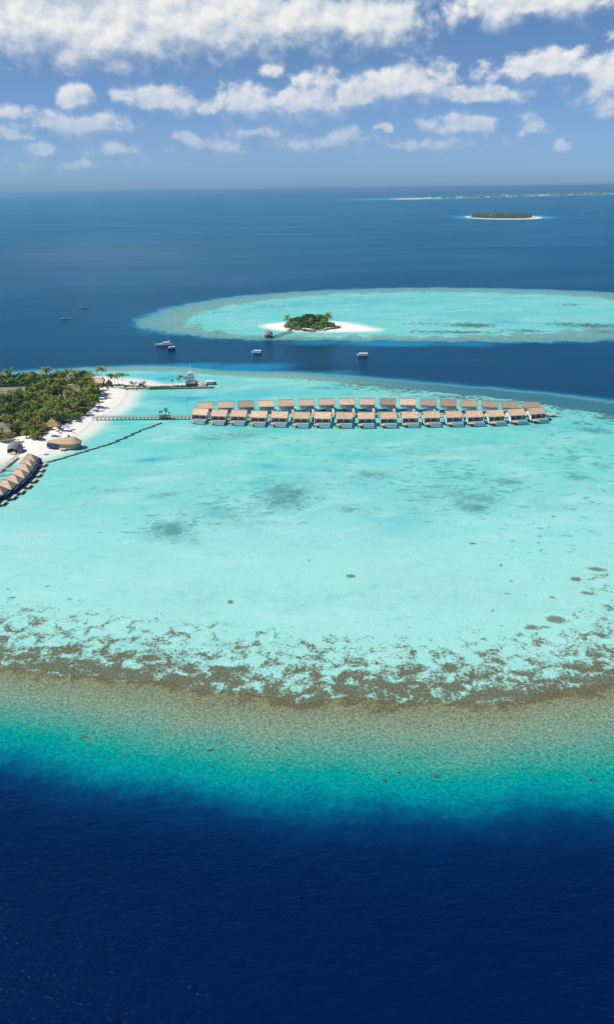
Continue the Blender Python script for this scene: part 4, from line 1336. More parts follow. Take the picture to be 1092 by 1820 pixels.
# shingled dome
e = empty('shingled_dome', G(28.3, 806, 0), R(-8))
tag(e, 'grey shingled dome with an arched opening at the end of the boardwalk', 'dome')
bm = bmesh.new()
nu, nv = 40, 16
grid = {}
for j in range(nv + 1):
    t = j / nv
    for i in range(nu):
        a = 2 * math.pi * i / nu
        rr_ = 4.95 * math.cos(t * math.pi / 2) ** 0.72
        zz_ = 1.0 + 6.2 * math.sin(t * math.pi / 2)
        for lay, kf in ((0, 1.0), (1, 0.93)):
            grid[i, j, lay] = bm.verts.new((rr_ * kf * math.cos(a), rr_ * kf * math.sin(a), zz_ - (0.3 if lay else 0) * t)) if j < nv else None
for lay in (0, 1):
    grid['top', lay] = bm.verts.new((0, 0, 7.2 - 0.35 * lay))


def open_(i, j):
    a = (360 * (i + 0.5) / nu + 90) % 360
    a = min(a, 360 - a)           # 0 at local -Y (front)
    b = abs(180 - a)
    zz_ = 1.0 + 6.2 * math.sin((j + 0.5) / nv * math.pi / 2)
    return (a < 42 and zz_ < 4.6 - (a / 42) ** 2 * 1.6) or (b < 36 and zz_ < 4.2 - (b / 36) ** 2 * 1.5)


for j in range(nv):
    for i in range(nu):
        if open_(i, j):
            continue
        i2 = (i + 1) % nu
        for lay in (0, 1):
            if j == nv - 1:
                vs_ = [grid[i, j, lay], grid[i2, j, lay], grid['top', lay]]
            else:
                vs_ = [grid[i, j, lay], grid[i2, j, lay], grid[i2, j + 1, lay], grid[i, j + 1, lay]]
            bm.faces.new(vs_ if lay == 0 else vs_[::-1])
        if j < nv - 1:
            for (pi, pj, p0, p1) in ((i2, j, (i2, j), (i2, j + 1)), ((i - 1) % nu, j, (i, j), (i, j + 1)), (i, j + 1, (i, j + 1), (i2, j + 1)), (i, j - 1, (i, j), (i2, j))):
                if pj < 0 or (pj < nv - 1 and open_(pi, pj)):
                    try:
                        bm.faces.new([grid[(*p0, 0)], grid[(*p1, 0)], grid[(*p1, 1)], grid[(*p0, 1)]])
                    except ValueError:
                        pass
bmesh.ops.recalc_face_normals(bm, faces=bm.faces)
me = bpy.data.meshes.new('shell')
bm.to_mesh(me)
bm.free()
me.materials.append(M['dome'])
link('shell', me, e)
fl = MB()
fl.tube([(0, 0, 0.2), (0, 0, 1.25)], [5.5, 5.5], 28)
fl.build('floor', M['deck_pale'], e)
MB().box(-0.2, 1.9, -4.3, -3.3, 1.26, 2.2).build('counter', M['fabric'], e)

# round-ended beach restaurant on stilts
cR = G(116, 797, 0)
e = empty('beach_restaurant', cR, R(-6))
tag(e, 'thatched restaurant with a rounded glazed end standing half over the lagoon', 'restaurant')
outline = []
for k in range(17):
    a = math.radians(-110 + 200 * k / 16)
    outline.append((5.0 + 5.6 * math.cos(a), 0.6 + 5.2 * math.sin(a)))
outline += [(-2.5, 6.2), (-8.5, 5.4), (-10.4, 3.6), (-10.4, -0.6), (-2.2, -3.6)]
cx_ = sum(p[0] for p in outline) / len(outline)
cy_ = sum(p[1] for p in outline) / len(outline)


def prism(mb, poly, z0, z1):
    n = len(poly)
    return mb.add([(x, y, z0) for x, y in poly] + [(x, y, z1) for x, y in poly],
                  [tuple(range(n - 1, -1, -1)), tuple(range(n, 2 * n))] + [(k, (k + 1) % n, n + (k + 1) % n, n + k) for k in range(n)])


def scaled(poly, k, cx, cy):
    return [(cx + (x - cx) * k, cy + (y - cy) * k) for x, y in poly]


prism(MB(), scaled(outline, 0.96, cx_, cy_), 0.9, 1.3).build('floor', M['deck'], e)
prism(MB(), scaled(outline, 0.88, cx_, cy_), 1.31, 4.3).build('glazing', M['glazing'], e)
MB().box(-10.2, -3.0, -3.4, -0.9, 1.32, 3.9).build('dark_front', M['navy'], e)
n = len(outline)
rf = MB()
o1 = scaled(outline, 1.06, cx_, cy_)
i1 = [(cx_ + 4.0 * math.copysign(min(1, abs(x - cx_) / 8), x - cx_), cy_ + 0.9 * (y - cy_) / 5) for x, y in outline]
rf.add([(x, y, 3.75) for x, y in o1] + [(x, y, 4.15) for x, y in o1] + [(x, y, 7.4 if x > cx_ else 6.9) for x, y in i1],
       [tuple(range(n - 1, -1, -1))] + [(k, (k + 1) % n, n + (k + 1) % n, n + k) for k in range(n)]
       + [(n + k, n + (k + 1) % n, 2 * n + (k + 1) % n, 2 * n + k) for k in range(n)] + [tuple(range(2 * n, 3 * n))])
ro = rf.build('roof', M['thatch_brown'], e)
MB().box(2.2, 3.4, 0.6, 1.6, 7.3, 8.3).build('roof_vent', M['screen'], ro)
mul = MB()
for k in range(0, 17):
    x, y = scaled([outline[k]], 0.9, cx_, cy_)[0]
    MB().box(x - 0.1, x + 0.1, y - 0.1, y + 0.1, 1.31, 3.9).build('mullion', M['deck_pale'], e)
MB().box(-1.6, 2.6, -6.4, -3.7, 0.9, 1.25).build('terrace', M['deck_pale'], e)
for x, y in [outline[k] for k in range(0, 21, 2)]:
    x, y = scaled([(x, y)], 0.9, cx_, cy_)[0]
    MB().tube([(x, y, -1.5), (x, y, 0.95)], 0.18, 6).build('stilt', M['pile'], e)

# wave screens
SEG = [((288, 752.5), (272, 757.5)), ((275, 758), (247, 766.5)), ((251, 767), (233, 772.5)), ((239, 773), (220, 778.5)), ((227, 779), (206, 784)), ((213, 784.8), (193, 790)),
       ((197, 790.3), (173, 796)), ((176, 796.6), (152, 802)), ((157.5, 802.3), (133, 808)), ((138, 808), (114, 814)), ((119, 814), (94, 819.5)), ((99, 819.5), (79, 823.5))]
SLAB = ['first wave screen, at the jetty end of the dark zigzag line', 'second dark wave screen counted from the jetty end', 'third dark wave screen counted from the jetty end',
        'fourth dark wave screen counted from the jetty end', 'fifth dark wave screen counted from the jetty end', 'sixth dark wave screen counted from the jetty end',
        'sixth dark wave screen counted from the lagoon villas', 'fifth dark wave screen counted from the lagoon villas', 'fourth dark wave screen counted from the lagoon villas',
        'third dark wave screen counted from the lagoon villas', 'second dark wave screen counted from the lagoon villas', 'last wave screen, touching the farthest lagoon villa']
for (a_, b_), lab in zip(SEG, SLAB):
    A_, B_ = G(*a_), G(*b_)
    e = empty('wave_screen', A_)
    tag(e, lab, 'wave screen', 'dark timber wave screens in the lagoon')
    d_ = B_ - A_
    MB().bar((0, 0, -0.5), d_ + Vector((0, 0, -0.5)), 0.35, 1.1).build('boards', M['screen'], e)
    MB().bar((0, 0, 0.61), d_ + Vector((0, 0, 0.61)), 0.5, 0.12).build('cap', M['walk'], e)
    nn = max(2, int(d_.length / 3.5))
    for k in range(nn + 1):
        q_ = d_ * (0.02 + 0.96 * k / nn)
        MB().tube([(q_.x, q_.y - 0.35, -1), (q_.x, q_.y - 0.35, 0.9)], 0.12, 6).build('post', M['screen'], e)

# ================================================================ buildings of the main island
def house(name, px, py, rz, hx, hy, z_e, z_r, wall, roof, label, cat, kind='gable', z=1.2, porch=True):
    p = G(px, py, z)
    e = empty(name, p, R(rz))
    tag(e, label, cat)
    MB().box(-hx * 0.9, hx * 0.9, -hy * 0.82, hy * 0.85, -0.3, z_e + 0.05).build('wall', wall, e)
    if kind == 'gable':
        r = gable_roof(hx, hy, z_e, z_r, 0.35, 0.2).build('roof', roof, e)
    else:
        r = hip_roof(hx, hy, max(hx - hy, 0.15), z_e, z_r).build('roof', roof, e)
    rl = hx if kind == 'gable' else max(hx - hy, 0.3)
    MB().tube([(-rl, 0, z_r + 0.02), (rl, 0, z_r + 0.02)], 0.22, 6).build('ridge_cap', M['ridge'], r)
    nwin = max(2, int(hx / 2.5))
    for k in range(nwin):
        x = -hx * 0.75 + (k + 0.5) * hx * 1.5 / nwin
        nm, z0, z1, w_ = ('door', 0.0, 2.1, 0.55) if k == nwin // 2 else ('window', 0.9, 2.1, 0.7)
        MB().box(x - w_, x + w_, -hy * 0.82 - 0.06, -hy * 0.82 - 0.01, z0, z1).build(nm, M['glass'], e)
    return e


house('grey_hall', 10, 706, 1, 17, 7.5, 4.6, 7.8, M['concrete'], M['thatch_grey'], 'long low grey roofed hall at the left edge behind the pale tree', 'hall')
house('annex', 50, 707, -8, 6.5, 5.0, 2.6, 4.2, M['concrete'], M['thatch_grey'], 'small grey roofed annex right of the long grey hall', 'building', 'hip')
house('grey_lodge', 1, 772, 0, 10, 7, 3.4, 8.2, M['tan'], M['thatch_grey'], 'big grey thatched lodge at the left edge just behind the beach', 'lodge', 'hip')
h_ = house('gabled_house', 129, 707, 28, 6.4, 5.8, 5.6, 9.4, M['tan'], M['thatch_old'], 'tan gabled roof rising among the dark trees', 'house')
MB().box(-2.6, 2.6, 0.2, 2.6, 9.2, 10.3).build('roof_lantern', M['tan'], h_)
house('golden_hut', 95, 763, 12, 4.8, 4.4, 3.0, 7.6, M['wood'], M['thatch_gold'], 'golden thatched beach bar with a steep roof beside a white parasol', 'beach bar', 'hip')
house('orange_hall', 172, 686, -1, 6.6, 4.6, 3.4, 6.6, M['concrete'], M['thatch'], 'long orange thatched hall beside the tallest palm near the harbour', 'hall')
house('brown_shelter', 194, 686, 3, 3.0, 2.6, 2.2, 5.2, M['wood'], M['thatch_old'], 'small brown thatched shelter right of the tallest palm', 'shelter', 'hip')
house('pink_hut', 251.5, 686.5, 0, 2.0, 1.6, 2.8, 3.6, M['pink'], M['pink'], 'small pale pink hut on the harbour sand', 'hut', 'hip')
house('beige_kiosk', 36, 796, 4, 1.7, 1.4, 2.5, 3.0, M['tan'], M['tan'], 'little beige kiosk on the sand behind the shingled dome', 'kiosk', 'hip')
house('yellow_roof_hut', 101, 742, -10, 4.2, 2.8, 2.6, 4.6, M['tan'], M['thatch_gold'], 'pale yellow roofed hut half hidden by palms behind the golden beach bar', 'hut')

# beach tent
e = empty('beach_tent', G(117, 766, 1.2), R(8))
tag(e, 'blue-grey canvas beach tent beside the golden beach bar', 'tent')
hip_roof(2.6, 2.2, 0.5, 2.6, 4.2, 0.15).build('canopy', M['poolwall'], e)
MB().box(-2.3, -2.1, -1.9, 1.9, -0.2, 2.5).build('side_cloth', M['blue'], e)
for x, y in ((-2.3, -2.0), (2.3, -2.0), (-2.3, 2.0), (2.3, 2.0)):
    MB().tube([(x, y, -0.3), (x, y, 2.5)], 0.07, 6).build('pole', M['metal'], e)


def parasol(px, py, label, z=1.2, s=1.0, h=2.5):
    e = empty('parasol', G(px, py, z))
    tag(e, label, 'parasol', 'white parasols on the main island')
    c = MB()
    ring = [(1.9 * s * math.cos(6.2832 * k / 8), 1.9 * s * math.sin(6.2832 * k / 8), h - 0.1) for k in range(8)]
    c.add(ring + [(x, y, z_ - 0.12) for x, y, z_ in ring] + [(0, 0, h + 0.8 * s), (0, 0, h + 0.62 * s)],
          [(k, (k + 1) % 8, 16) for k in range(8)] + [((k + 1) % 8 + 8, k + 8, 17) for k in range(8)] + [(k, k + 8, (k + 1) % 8 + 8, (k + 1) % 8) for k in range(8)])
    c.build('canopy', M['fabric'], e)
    MB().tube([(0, 0, -0.3), (0, 0, h + 0.6 * s)], 0.05, 6).build('pole', M['metal'], e)


parasol(99.5, 767, 'white parasol standing beside the golden beach bar', s=1.0)
parasol(103, 770, 'white parasol at the front of the golden beach bar', s=.8)
parasol(12.5, 725, 'large white canopy among the trees near the left edge', s=2.0, h=4.0)
parasol(58, 729, 'white canopy among the trees right of the pale green tree', s=1.3, h=4.4)
parasol(125, 763, 'white parasol right of the blue-grey beach tent', s=.8)


def lounger(px, py, rz, label):
    e = empty('sun_lounger', G(px, py, 1.0), R(rz))
    tag(e, label, 'sun lounger', 'white sun loungers on the beach')
    MB().box(-0.4, 0.4, -0.9, 0.5, 0.3, 0.45).build('mattress', M['fabric'], e)
    MB().add([(-0.4, 0.52, 0.3), (0.4, 0.52, 0.3), (0.4, 1.1, 0.85), (-0.4, 1.1, 0.85), (-0.4, 0.45, 0.42), (0.4, 0.45, 0.42), (0.4, 1.02, 0.95), (-0.4, 1.02, 0.95)],
             [(0, 1, 2, 3), (4, 5, 6, 7), (0, 1, 5, 4), (2, 3, 7, 6), (0, 3, 7, 4), (1, 2, 6, 5)]).build('backrest', M['fabric'], e)
    for x, y in ((-0.35, -0.8), (0.35, -0.8), (-0.35, 0.4), (0.35, 0.4)):
        MB().box(x - 0.04, x + 0.04, y - 0.04, y + 0.04, -0.1, 0.3).build('leg', M['wood'], e)


for k, (x, y, lab) in enumerate(((74, 780, 'white sun lounger on the sand left of the round restaurant, first of three'), (77, 779.5, 'middle white sun lounger on the sand left of the round restaurant'),
                                 (80, 779, 'white sun lounger nearest the round restaurant'), (130, 768, 'white sun lounger on the narrow beach right of the blue-grey tent'),
                                 (92, 774, 'white sun lounger in front of the golden beach bar'))):
    lounger(x, y, -30 + 7 * k, lab)
e = tag(empty('flagpole', G(44.5, 797, 1.2)), 'white pole on the sand right of the beige kiosk', 'pole')
MB().tube([(0, 0, -0.3), (0, 0, 5.2)], 0.06, 6).build('shaft', M['fabric'], e)
MB().box(-0.2, 0.2, -0.2, 0.2, -0.2, 0.25).build('foot', M['concrete'], e)
r2 = random.Random(4)


def boulder(px, py, s, z, label, mat_, group=None, name='rock'):
    mb = MB()
    bm_ = bmesh.new()
    bmesh.ops.create_icosphere(bm_, subdivisions=2, radius=1)
    for v in bm_.verts:
        k = 1 + 0.25 * math.sin(v.co.x * 3.1 + px) * math.cos(v.co.y * 2.7 + py) + r2.uniform(-.08, .08)
        v.co = Vector((v.co.x * s[0], v.co.y * s[1], v.co.z * s[2])) * k
    me_ = bpy.data.meshes.new(name)
    bm_.to_mesh(me_)
    bm_.free()
    me_.materials.append(mat_)
    o = link(name, me_)
    o.location = G(px, py, z)
    return tag(o, label, name.replace('_', ' '), group)


boulder(83, 808, (1.5, 0.8, 0.4), 0.1, 'flat dark rock at the waterline right of the shingled dome', M['rock'])
boulder(14, 789, (2.6, 1.2, 0.7), 1.2, 'low heap of brown brush on the sand behind the shingled dome', M['rock'], name='brush_heap')

# radio mast
e = tag(empty('radio_mast', G(2.5, 697, 1.2)), 'slim lattice radio mast with white dishes at the left edge', 'mast')
ms_ = MB()
for k in range(3):
    a = 2.094 * k
    ms_.tube([(0.5 * math.cos(a), 0.5 * math.sin(a), -0.3), (0.2 * math.cos(a), 0.2 * math.sin(a), 19)], 0.14, 5)
for z in range(0, 18, 2):
    for k in range(3):
        a, b = 2.094 * k, 2.094 * (k + 1)
        k0, k1 = 0.5 - 0.3 * z / 19, 0.5 - 0.3 * (z + 2) / 19
        ms_.tube([(k0 * math.cos(a), k0 * math.sin(a), z), (k1 * math.cos(b), k1 * math.sin(b), z + 2)], 0.05, 4)
ms_.build('lattice', M['metal'], e)
for z, a in ((10.5, -1.2), (13.0, -2.0), (8.5, -1.6)):
    MB().tube([(0.4 * math.cos(a), 0.4 * math.sin(a), z), (0.75 * math.cos(a), 0.75 * math.sin(a), z)], [0.25, 0.6], 10).build('dish', M['fabric'], e)

# ================================================================ harbour
e = empty('quay', G(285, 687, 0))
tag(e, 'low quay with a concrete face and planted strip running out to the ship', 'quay')
o0 = G(285, 687, 0)
qp = [G(x, y, 0) - o0 for x, y in ((196, 691.5), (230, 692.5), (268, 691.3), (305, 690.2), (345, 688.5), (368, 686), (368, 682.5), (330, 684), (290, 686), (262, 686.5), (225, 686), (200, 686))]
prism(MB(), [(p.x, p.y) for p in qp], -1.0, 1.35).build('wall', M['concrete'], e)
prism(MB(), scaled([(p.x, p.y) for p in qp], 0.985, sum(p.x for p in qp) / 12, sum(p.y for p in qp) / 12), 1.352, 1.5).build('sand_fill', M['palesand'], e)
for k, (x, y) in enumerate(((227, 692.6), (243.5, 692.4))):
    q_ = G(x, y, 0.6) - o0
    MB().box(q_.x - 0.5, q_.x + 0.5, q_.y - 0.25, q_.y + 0.1, 0.2, 1.2).build('fender', M['screen'], e)
hd = random.Random(9)


def hedge(name, pts, label, w, h, mat_, n):
    mb = MB()
    for k in range(n):
        t = hd.random() * (len(pts) - 1.001)
        i_ = int(t)
        a_, b_ = G(*pts[i_], 1.5), G(*pts[i_ + 1], 1.5)
        c = a_.lerp(b_, t - i_) + Vector((hd.uniform(-w, w), hd.uniform(-w, w), hd.uniform(0, h)))
        leaf_quad(mb, c, Vector((hd.uniform(-1, 1), hd.uniform(-1, 0.4), 0.8)).normalized(), 0.7, hd)
    return tag(mb.build(name, mat_), label, 'hedge')


hedge('hedge', [(268, 689), (300, 688), (345, 686.6)], 'long dark green hedge along the quay between the harbour sand and the ship', 1.4, 1.2, M['leaf_dark'], 900)
hedge('hedge', [(198, 689.5), (230, 690.5), (262, 689.5)], 'patchy hedge along the top of the harbour sand wall', 1.0, 0.8, M['leaf_mid'], 260)
hedge('hedge', [(335, 686.4), (352, 685)], 'short bright green hedge on the quay below the ship', 1.0, 0.9, M['leaf_mid'], 160)
e = empty('green_barge', G(322, 691, 0), R(1.5))
tag(e, 'long dark green barge moored along the front of the quay', 'barge')
hb_ = MB()
hb_.add([(-25, -1.0, -0.3), (25, -1.0, -0.3), (26, 1.0, -0.3), (-26, 1.0, -0.3), (-26, -1.5, 1.1), (26, -1.5, 1.1), (27, 1.2, 1.1), (-27, 1.2, 1.1)],
        [(3, 2, 1, 0), (4, 5, 6, 7), (0, 1, 5, 4), (1, 2, 6, 5), (2, 3, 7, 6), (3, 0, 4, 7)])
hb_.build('hull', M['hullteal'], e)
MB().box(-24, 24, -1.2, 1.0, 1.11, 1.2).build('deck', M['walk'], e)
for x in (-20, -8, 6, 19):
    MB().tube([(x, -1.56, 0.1), (x, -1.56, 0.9)], 0.28, 8).build('fender', M['screen'], e)
# heap of sand
bmh = bmesh.new()
bmesh.ops.create_grid(bmh, x_segments=28, y_segments=20, size=1.0)
for v in bmh.verts:
    rr_ = math.hypot(v.co.x, v.co.y)
    hgt_ = max(0.0, 1 - rr_) ** 0.7 * 3.4 + 0.35 * math.sin(v.co.x * 9 + 2 * v.co.y * 4) * max(0, 1 - rr_) + 0.25 * math.sin(v.co.y * 11) * max(0, 1 - rr_)
    v.co = Vector((v.co.x * 4.6, v.co.y * 3.6, hgt_ - 0.05 if rr_ < 1 else -0.1))
me = bpy.data.meshes.new('sand_heap')
bmh.to_mesh(me)
bmh.free()
me.polygons.foreach_set('use_smooth', [True] * len(me.polygons))
me.materials.append(M['aggregate'])
o = link('sand_heap', me)
o.location = G(357, 684.6, 1.5)
tag(o, 'heap of pale sand on the quay between the ship and the small white boat', 'sand heap')


def hull(mb, L, W, h, bow=0.35, stern=0.9, sheer=0.5, keel=0.35, n=12, z0=-0.35):
    """Boat hull, bow at +X, closed with a deck."""
    secs = []
    for i in range(n + 1):
        t = i / n
        x = -L / 2 + L * t
        k = min(1, (1 - t) / bow) if t > 1 - bow else stern + (1 - stern) * min(1, t / 0.25)
        wd = W / 2 * max(0.03, math.sin(k * math.pi / 2) ** 0.8)
        top = h + sheer * max(0, (t - 0.45) / 0.55) ** 2
        rake = L * 0.05 * max(0, (t - 0.7) / 0.3)
        secs.append([(x - rake, -wd * keel, z0), (x + rake * 0.6, -wd, top), (x + rake * 0.6, wd, top), (x - rake, wd * keel, z0)])
    vs_ = [v for s_ in secs for v in s_]
    fs_ = []
    for i in range(n):
        for j in range(4):
            fs_.append((i * 4 + j, i * 4 + (j + 1) % 4, (i + 1) * 4 + (j + 1) % 4, (i + 1) * 4 + j))
    fs_ += [(3, 2, 1, 0), (4 * n, 4 * n + 1, 4 * n + 2, 4 * n + 3)]
    return mb.add(vs_, fs_)


def excursion_boat(px, py, rz, label, L=13.5, hullmat='paint', group=None, roof='paint', W=3.8):
    e = empty('excursion_boat', G(px, py, 0), R(rz))
    tag(e, label, 'boat', group)
    h = hull(MB(), L, W, 1.35, sheer=0.8).build('hull', M[hullmat], e)
    MB().box(-L * 0.44, L * 0.3, -W * 0.43, W * 0.43, 1.36, 1.9).build('cabin', M['paint'], e)
    MB().box(-L * 0.42, L * 0.28, -W * 0.41, W * 0.41, 1.92, 2.75).build('window_band', M['glass'], e)
    for k in range(6):
        x = -L * 0.42 + k * L * 0.14
        for s_ in (-1, 1):
            MB().box(x - 0.09, x + 0.09, s_ * W * 0.415 - 0.05, s_ * W * 0.415 + 0.05, 1.91, 2.78).build('pillar', M['paint'], e)
    rf_ = MB()
    x0, x1 = -L * 0.47, L * 0.34
    rf_.add([(x0, -W * .5, 2.8), (x1 - 1, -W * .5, 2.8), (x1, 0, 2.8), (x1 - 1, W * .5, 2.8), (x0, W * .5, 2.8), (x0, -W * .46, 3.05), (x1 - 1.2, -W * .46, 3.05), (x1 - .3, 0, 3.1), (x1 - 1.2, W * .46, 3.05), (x0, W * .46, 3.05)],
            [(4, 3, 2, 1, 0), (5, 6, 7, 8, 9)] + [(k, (k + 1) % 5, 5 + (k + 1) % 5, 5 + k) for k in range(5)])
    rf_.build('roof', M[roof], e)
    MB().box(L * 0.34, L * 0.46, -0.5, 0.5, 1.75, 2.05).build('bow_seat', M['wood'], e)
    for s_ in (-0.7, 0.7):
        MB().box(-L * 0.53, -L * 0.48, s_ - 0.2, s_ + 0.2, 0.1, 1.5).build('outboard', M['screen'], e)
    return e


excursion_boat(456.5, 628, 169, 'white roofed excursion boat between the yacht and the sandbank jetty', 10.0)
excursion_boat(644.5, 633, 175, 'white roofed excursion boat farthest right in the dark channel', 10.8)
excursion_boat(304.5, 621.5, 200, 'small white roofed boat with a brown hull in front of the yacht', 8.0, 'wood', W=3.0)
excursion_boat(376, 683.5, -8, 'white boat with a dark green hull moored right of the sand heap', 9.0, 'hullteal')

# yacht
e = empty('motor_yacht', G(291, 614.5, 0), R(185))
tag(e, 'white motor yacht with a flybridge lying in the channel', 'yacht')
hull(MB(), 17.5, 4.6, 1.7, bow=0.5, sheer=0.7).build('hull', M['paint'], e)
MB().add([(-6.5, -1.9, 1.75), (3.8, -1.5, 1.9), (3.8, 1.5, 1.9), (-6.5, 1.9, 1.75), (-6.0, -1.7, 3.2), (0.8, -1.3, 3.2), (0.8, 1.3, 3.2), (-6.0, 1.7, 3.2)],
         [(3, 2, 1, 0), (4, 5, 6, 7), (0, 1, 5, 4), (1, 2, 6, 5), (2, 3, 7, 6), (3, 0, 4, 7)]).build('saloon', M['paint'], e)
MB().add([(-5.6, -1.92, 2.2), (3.0, -1.58, 2.25), (0.6, -1.42, 3.0), (-5.6, -1.8, 3.0), (-5.6, 1.92, 2.2), (3.0, 1.58, 2.25), (0.6, 1.42, 3.0), (-5.6, 1.8, 3.0)],
         [(0, 1, 2, 3), (7, 6, 5, 4), (0, 4, 5, 1), (1, 5, 6, 2), (2, 6, 7, 3), (3, 7, 4, 0)]).build('window_band', M['glass'], e)
MB().add([(-6.6, -1.7, 3.22), (-0.2, -1.3, 3.22), (-0.2, 1.3, 3.22), (-6.6, 1.7, 3.22), (-6.6, -1.6, 3.9), (-1.0, -1.2, 4.1), (-1.0, 1.2, 4.1), (-6.6, 1.6, 3.9)],
         [(3, 2, 1, 0), (4, 5, 6, 7), (0, 1, 5, 4), (1, 2, 6, 5), (2, 3, 7, 6), (3, 0, 4, 7)]).build('flybridge', M['paint'], e)
ar = MB()
ar.tube([(-5.6, -1.5, 3.8), (-6.4, -1.4, 5.3), (-6.4, 1.4, 5.3), (-5.6, 1.5, 3.8)], 0.16, 6)
arch = ar.build('radar_arch', M['paint'], e)
MB().tube([(-6.4, 0, 5.4), (-6.4, 0, 5.9)], [0.55, 0.4], 10).build('radar_dome', M['paint'], arch)
MB().box(-8.6, -6.8, -1.7, 1.7, 1.0, 1.2).build('swim_platform', M['wood'], e)
MB().box(-8.2, -6.9, -0.7, 0.7, 1.25, 1.75).build('tender', M['hullblue'], e)


def skiff(px, py, rz, label, L):
    e = empty('speedboat', G(px, py, 0), R(rz))
    tag(e, label, 'speedboat', 'open speedboats far out at left')
    hull(MB(), L, 2.4, 0.75, sheer=0.45).build('hull', M['paint'], e)
    MB().box(-L * 0.3, L * 0.12, -0.7, 0.7, 0.77, 1.25).build('console', M['wood'], e)
    MB().box(-L * 0.54, -L * 0.49, -0.3, 0.3, 0.1, 1.1).build('outboard', M['screen'], e)


skiff(116.5, 567, 5, 'nearer and longer of two white speedboats far out at left', 12.0)
skiff(149.5, 547, 3, 'farther and shorter of two white speedboats far out at left', 10.5)

# supply ship, end-on
e = empty('supply_ship', G(340.5, 684, 0), R(97))
tag(e, 'supply ship with a tall white bridge tower moored behind the quay', 'ship')
hull(MB(), 26, 8.6, 3.6, bow=0.3, sheer=1.2, keel=0.75, z0=-0.6).build('hull', M['hullblue'], e)
MB().box(-12.8, 7.5, -4.25, 4.25, 3.62, 4.3).build('bulwark', M['pink'], e)
tw = MB().box(-10.5, -4.5, -3.0, 3.0, 4.31, 6.8).box(-10.2, -5.0, -2.4, 2.4, 6.81, 9.4)
tw.build('superstructure', M['paint'], e)
MB().box(-9.8, -5.4, -2.7, 2.7, 9.41, 11.4).build('bridge', M['paint'], e)
for y in (-1.9, 0.4):
    for z in (5.2, 7.7, 10.0):
        MB().box(-10.62 if z < 7 else (-10.32 if z < 9 else -9.92), -9.0, y, y + 1.5, z, z + 0.9).build('window', M['glass'], e)
MB().box(-9.3, -5.9, -1.5, 1.5, 11.42, 12.3).build('monkey_island', M['paint'], e)
mt_ = MB()
mt_.tube([(-7.5, 0, 12.4), (-7.5, 0, 18.5)], [0.28, 0.12], 6).tube([(-7.5, -1.6, 15.2), (-7.5, 1.6, 15.2)], 0.1, 5).tube([(-7.5, -1.0, 16.8), (-7.5, 1.0, 16.8)], 0.09, 5)
mt_.build('mast', M['paint'], e)
for y in (-3.7, 3.2):
    MB().tube([(-12.0, y + 0.2, 4.31), (-12.0, y + 0.2, 6.3)], 0.35, 8).build('bollard', M['screen'], e)

# far breakwater jetty behind the island
w1_ = [G(-40, 674.5, 1.6), G(20, 672.5, 1.6), G(62, 671.6, 1.6), G(110, 667.5, 1.6), G(140, 664.6, 1.6), G(176, 664.8, 1.6)]
walkway('back_jetty', [(p.x, p.y) for p in w1_], 2.0, 1.6, 'dark thin jetty in the water behind the island trees', 'jetty', rail=False, mat_=M['screen'], step=9)
w2_ = [G(188, 664.6, 1.6), G(210, 664.4, 1.6), G(228, 664.6, 1.6)]
walkway('back_jetty', [(p.x, p.y) for p in w2_], 1.8, 1.6, 'short dark jetty in the shallows behind the harbour palms', 'jetty', rail=False, mat_=M['screen'], step=7)

# ================================================================ sandbank jetty and pavilion
pa, pb_ = G(487, 598, 1.6), G(520, 587.5, 1.6)
walkway('sandbank_jetty', [(pa.x, pa.y), (pb_.x, pb_.y)], 2.2, 1.6, 'dark jetty running from the round pavilion to the sandbank', 'jetty', rail=True, mat_=M['screen'], step=8)
e = empty('round_pavilion', G(478, 600.5, 0))
tag(e, 'round grey thatched pavilion on stilts off the sandbank', 'pavilion')
MB().tube([(0, 0, 1.3), (0, 0, 1.65)], [5.2, 5.2], 20).build('deck', M['screen'], e)
rfc = MB()
prev = None
ringsr = [(5.0, 4.0), (4.4, 5.2), (3.2, 6.6), (1.6, 7.7), (0.2, 8.2)]
nn = 18
vs_ = [(r_0 * math.cos(6.2832 * k / nn), r_0 * math.sin(6.2832 * k / nn), z) for r_0, z in ringsr for k in range(nn)]
vs_ += [(4.5 * math.cos(6.2832 * k / nn), 4.5 * math.sin(6.2832 * k / nn), 4.1) for k in range(nn)]
fs_ = [(i * nn + k, i * nn + (k + 1) % nn, (i + 1) * nn + (k + 1) % nn, (i + 1) * nn + k) for i in range(4) for k in range(nn)]
fs_ += [tuple(4 * nn + k for k in range(nn)), tuple(5 * nn + k for k in range(nn))[::-1]] + [(k, 5 * nn + k, 5 * nn + (k + 1) % nn, (k + 1) % nn) for k in range(nn)]
rfc.add(vs_, fs_).build('roof', M['thatch_grey'], e)
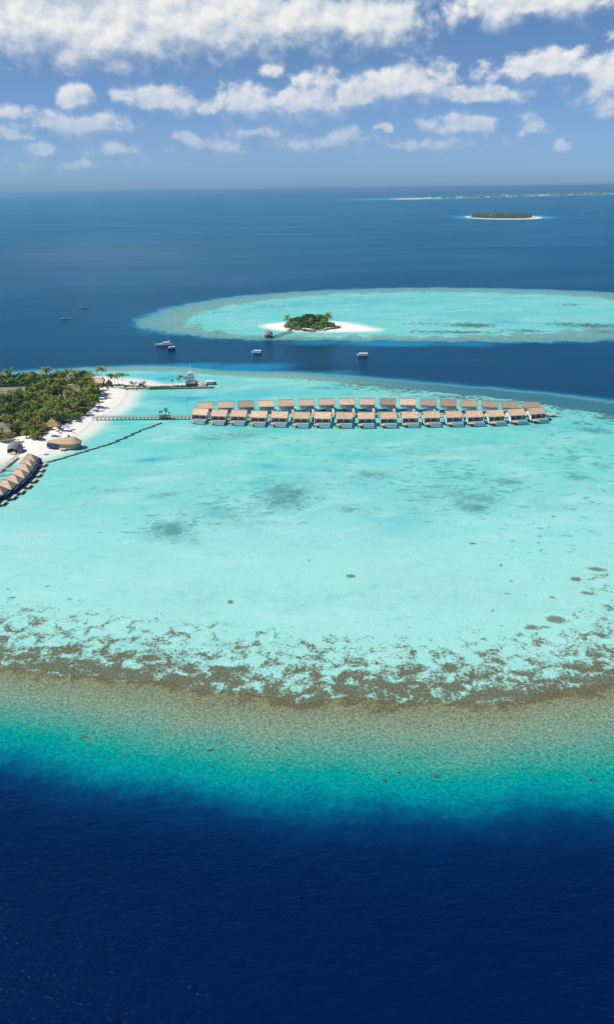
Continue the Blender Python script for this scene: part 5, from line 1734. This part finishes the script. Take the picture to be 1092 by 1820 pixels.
for k in range(8):
    a = 6.2832 * k / 8
    MB().tube([(4.2 * math.cos(a), 4.2 * math.sin(a), -1.5), (4.2 * math.cos(a), 4.2 * math.sin(a), 4.3)], 0.2, 6).build('pillar', M['screen'], e)
MB().tube([(0, 0, 1.66), (0, 0, 2.8)], [2.4, 2.4], 12).build('counter', M['wood'], e)
house('white_house', 949, 386.6, 0, 9, 6, 4, 8, M['white'], M['fabric'], 'white building at the right tip of the small far island', 'building', 'hip')
house('white_house', 837, 386.3, 0, 8, 6, 4, 7, M['white'], M['fabric'], 'pale building at the left tip of the small far island', 'building', 'hip')
e = tag(empty('lattice_tower', G(763.5, 351.3, 1)), 'thin white tower on the low island near the horizon', 'tower')
MB().tube([(0, 0, 0), (0, 0, 78)], [2.6, 1.2], 6).build('shaft', M['fabric'], e)
MB().tube([(0, 0, 78), (0, 0, 86)], [2.4, 0.6], 6).build('top_mark', M['red'], e)

# coral heads rising on the reef slope
for x, y, s_, lab in ((775, 1381, (1.0, .7, .5), 'largest brown coral head on the teal reef slope'), (374, 1334, (1.0, .6, .4), 'brown coral head alone on the reef slope left of centre'),
                      (683, 1388, (.9, .5, .4), 'brown coral head left of the largest one on the reef slope'), (1050, 1387, (.9, .6, .4), 'dark coral head far right on the reef slope'),
                      (151, 1311, (1.3, .45, .35), 'flat brown coral head far left on the reef slope'), (709, 1374, (.7, .4, .35), 'small coral head just left of the largest one'),
                      (492, 1330, (.6, .4, .3), 'small coral head near the middle of the reef slope')):
    boulder(x, y, s_, -0.12, lab, M['rock'], 'coral heads on the reef slope', name='coral_head')


# ================================================================ haze
hz = bpy.data.materials.new('sea_haze')
hz.use_nodes = True
hz.node_tree.nodes.clear()
HT = NT(hz.node_tree)
pv = HT.new('ShaderNodeVolumePrincipled')
pv.inputs['Color'].default_value = (0.36, 0.72, 1.0, 1)
pv.inputs['Density'].default_value = 5.5e-5
pv.inputs['Anisotropy'].default_value = 0.35
ho = HT.new('ShaderNodeOutputMaterial')
hz.node_tree.links.new(pv.outputs[0], ho.inputs['Volume'])
hb = MB().box(-47000, 47000, -47000, 47000, -3, 162)
haze = tag(hb.build('haze', hz), 'pale blue sea haze', 'haze', kind='stuff')
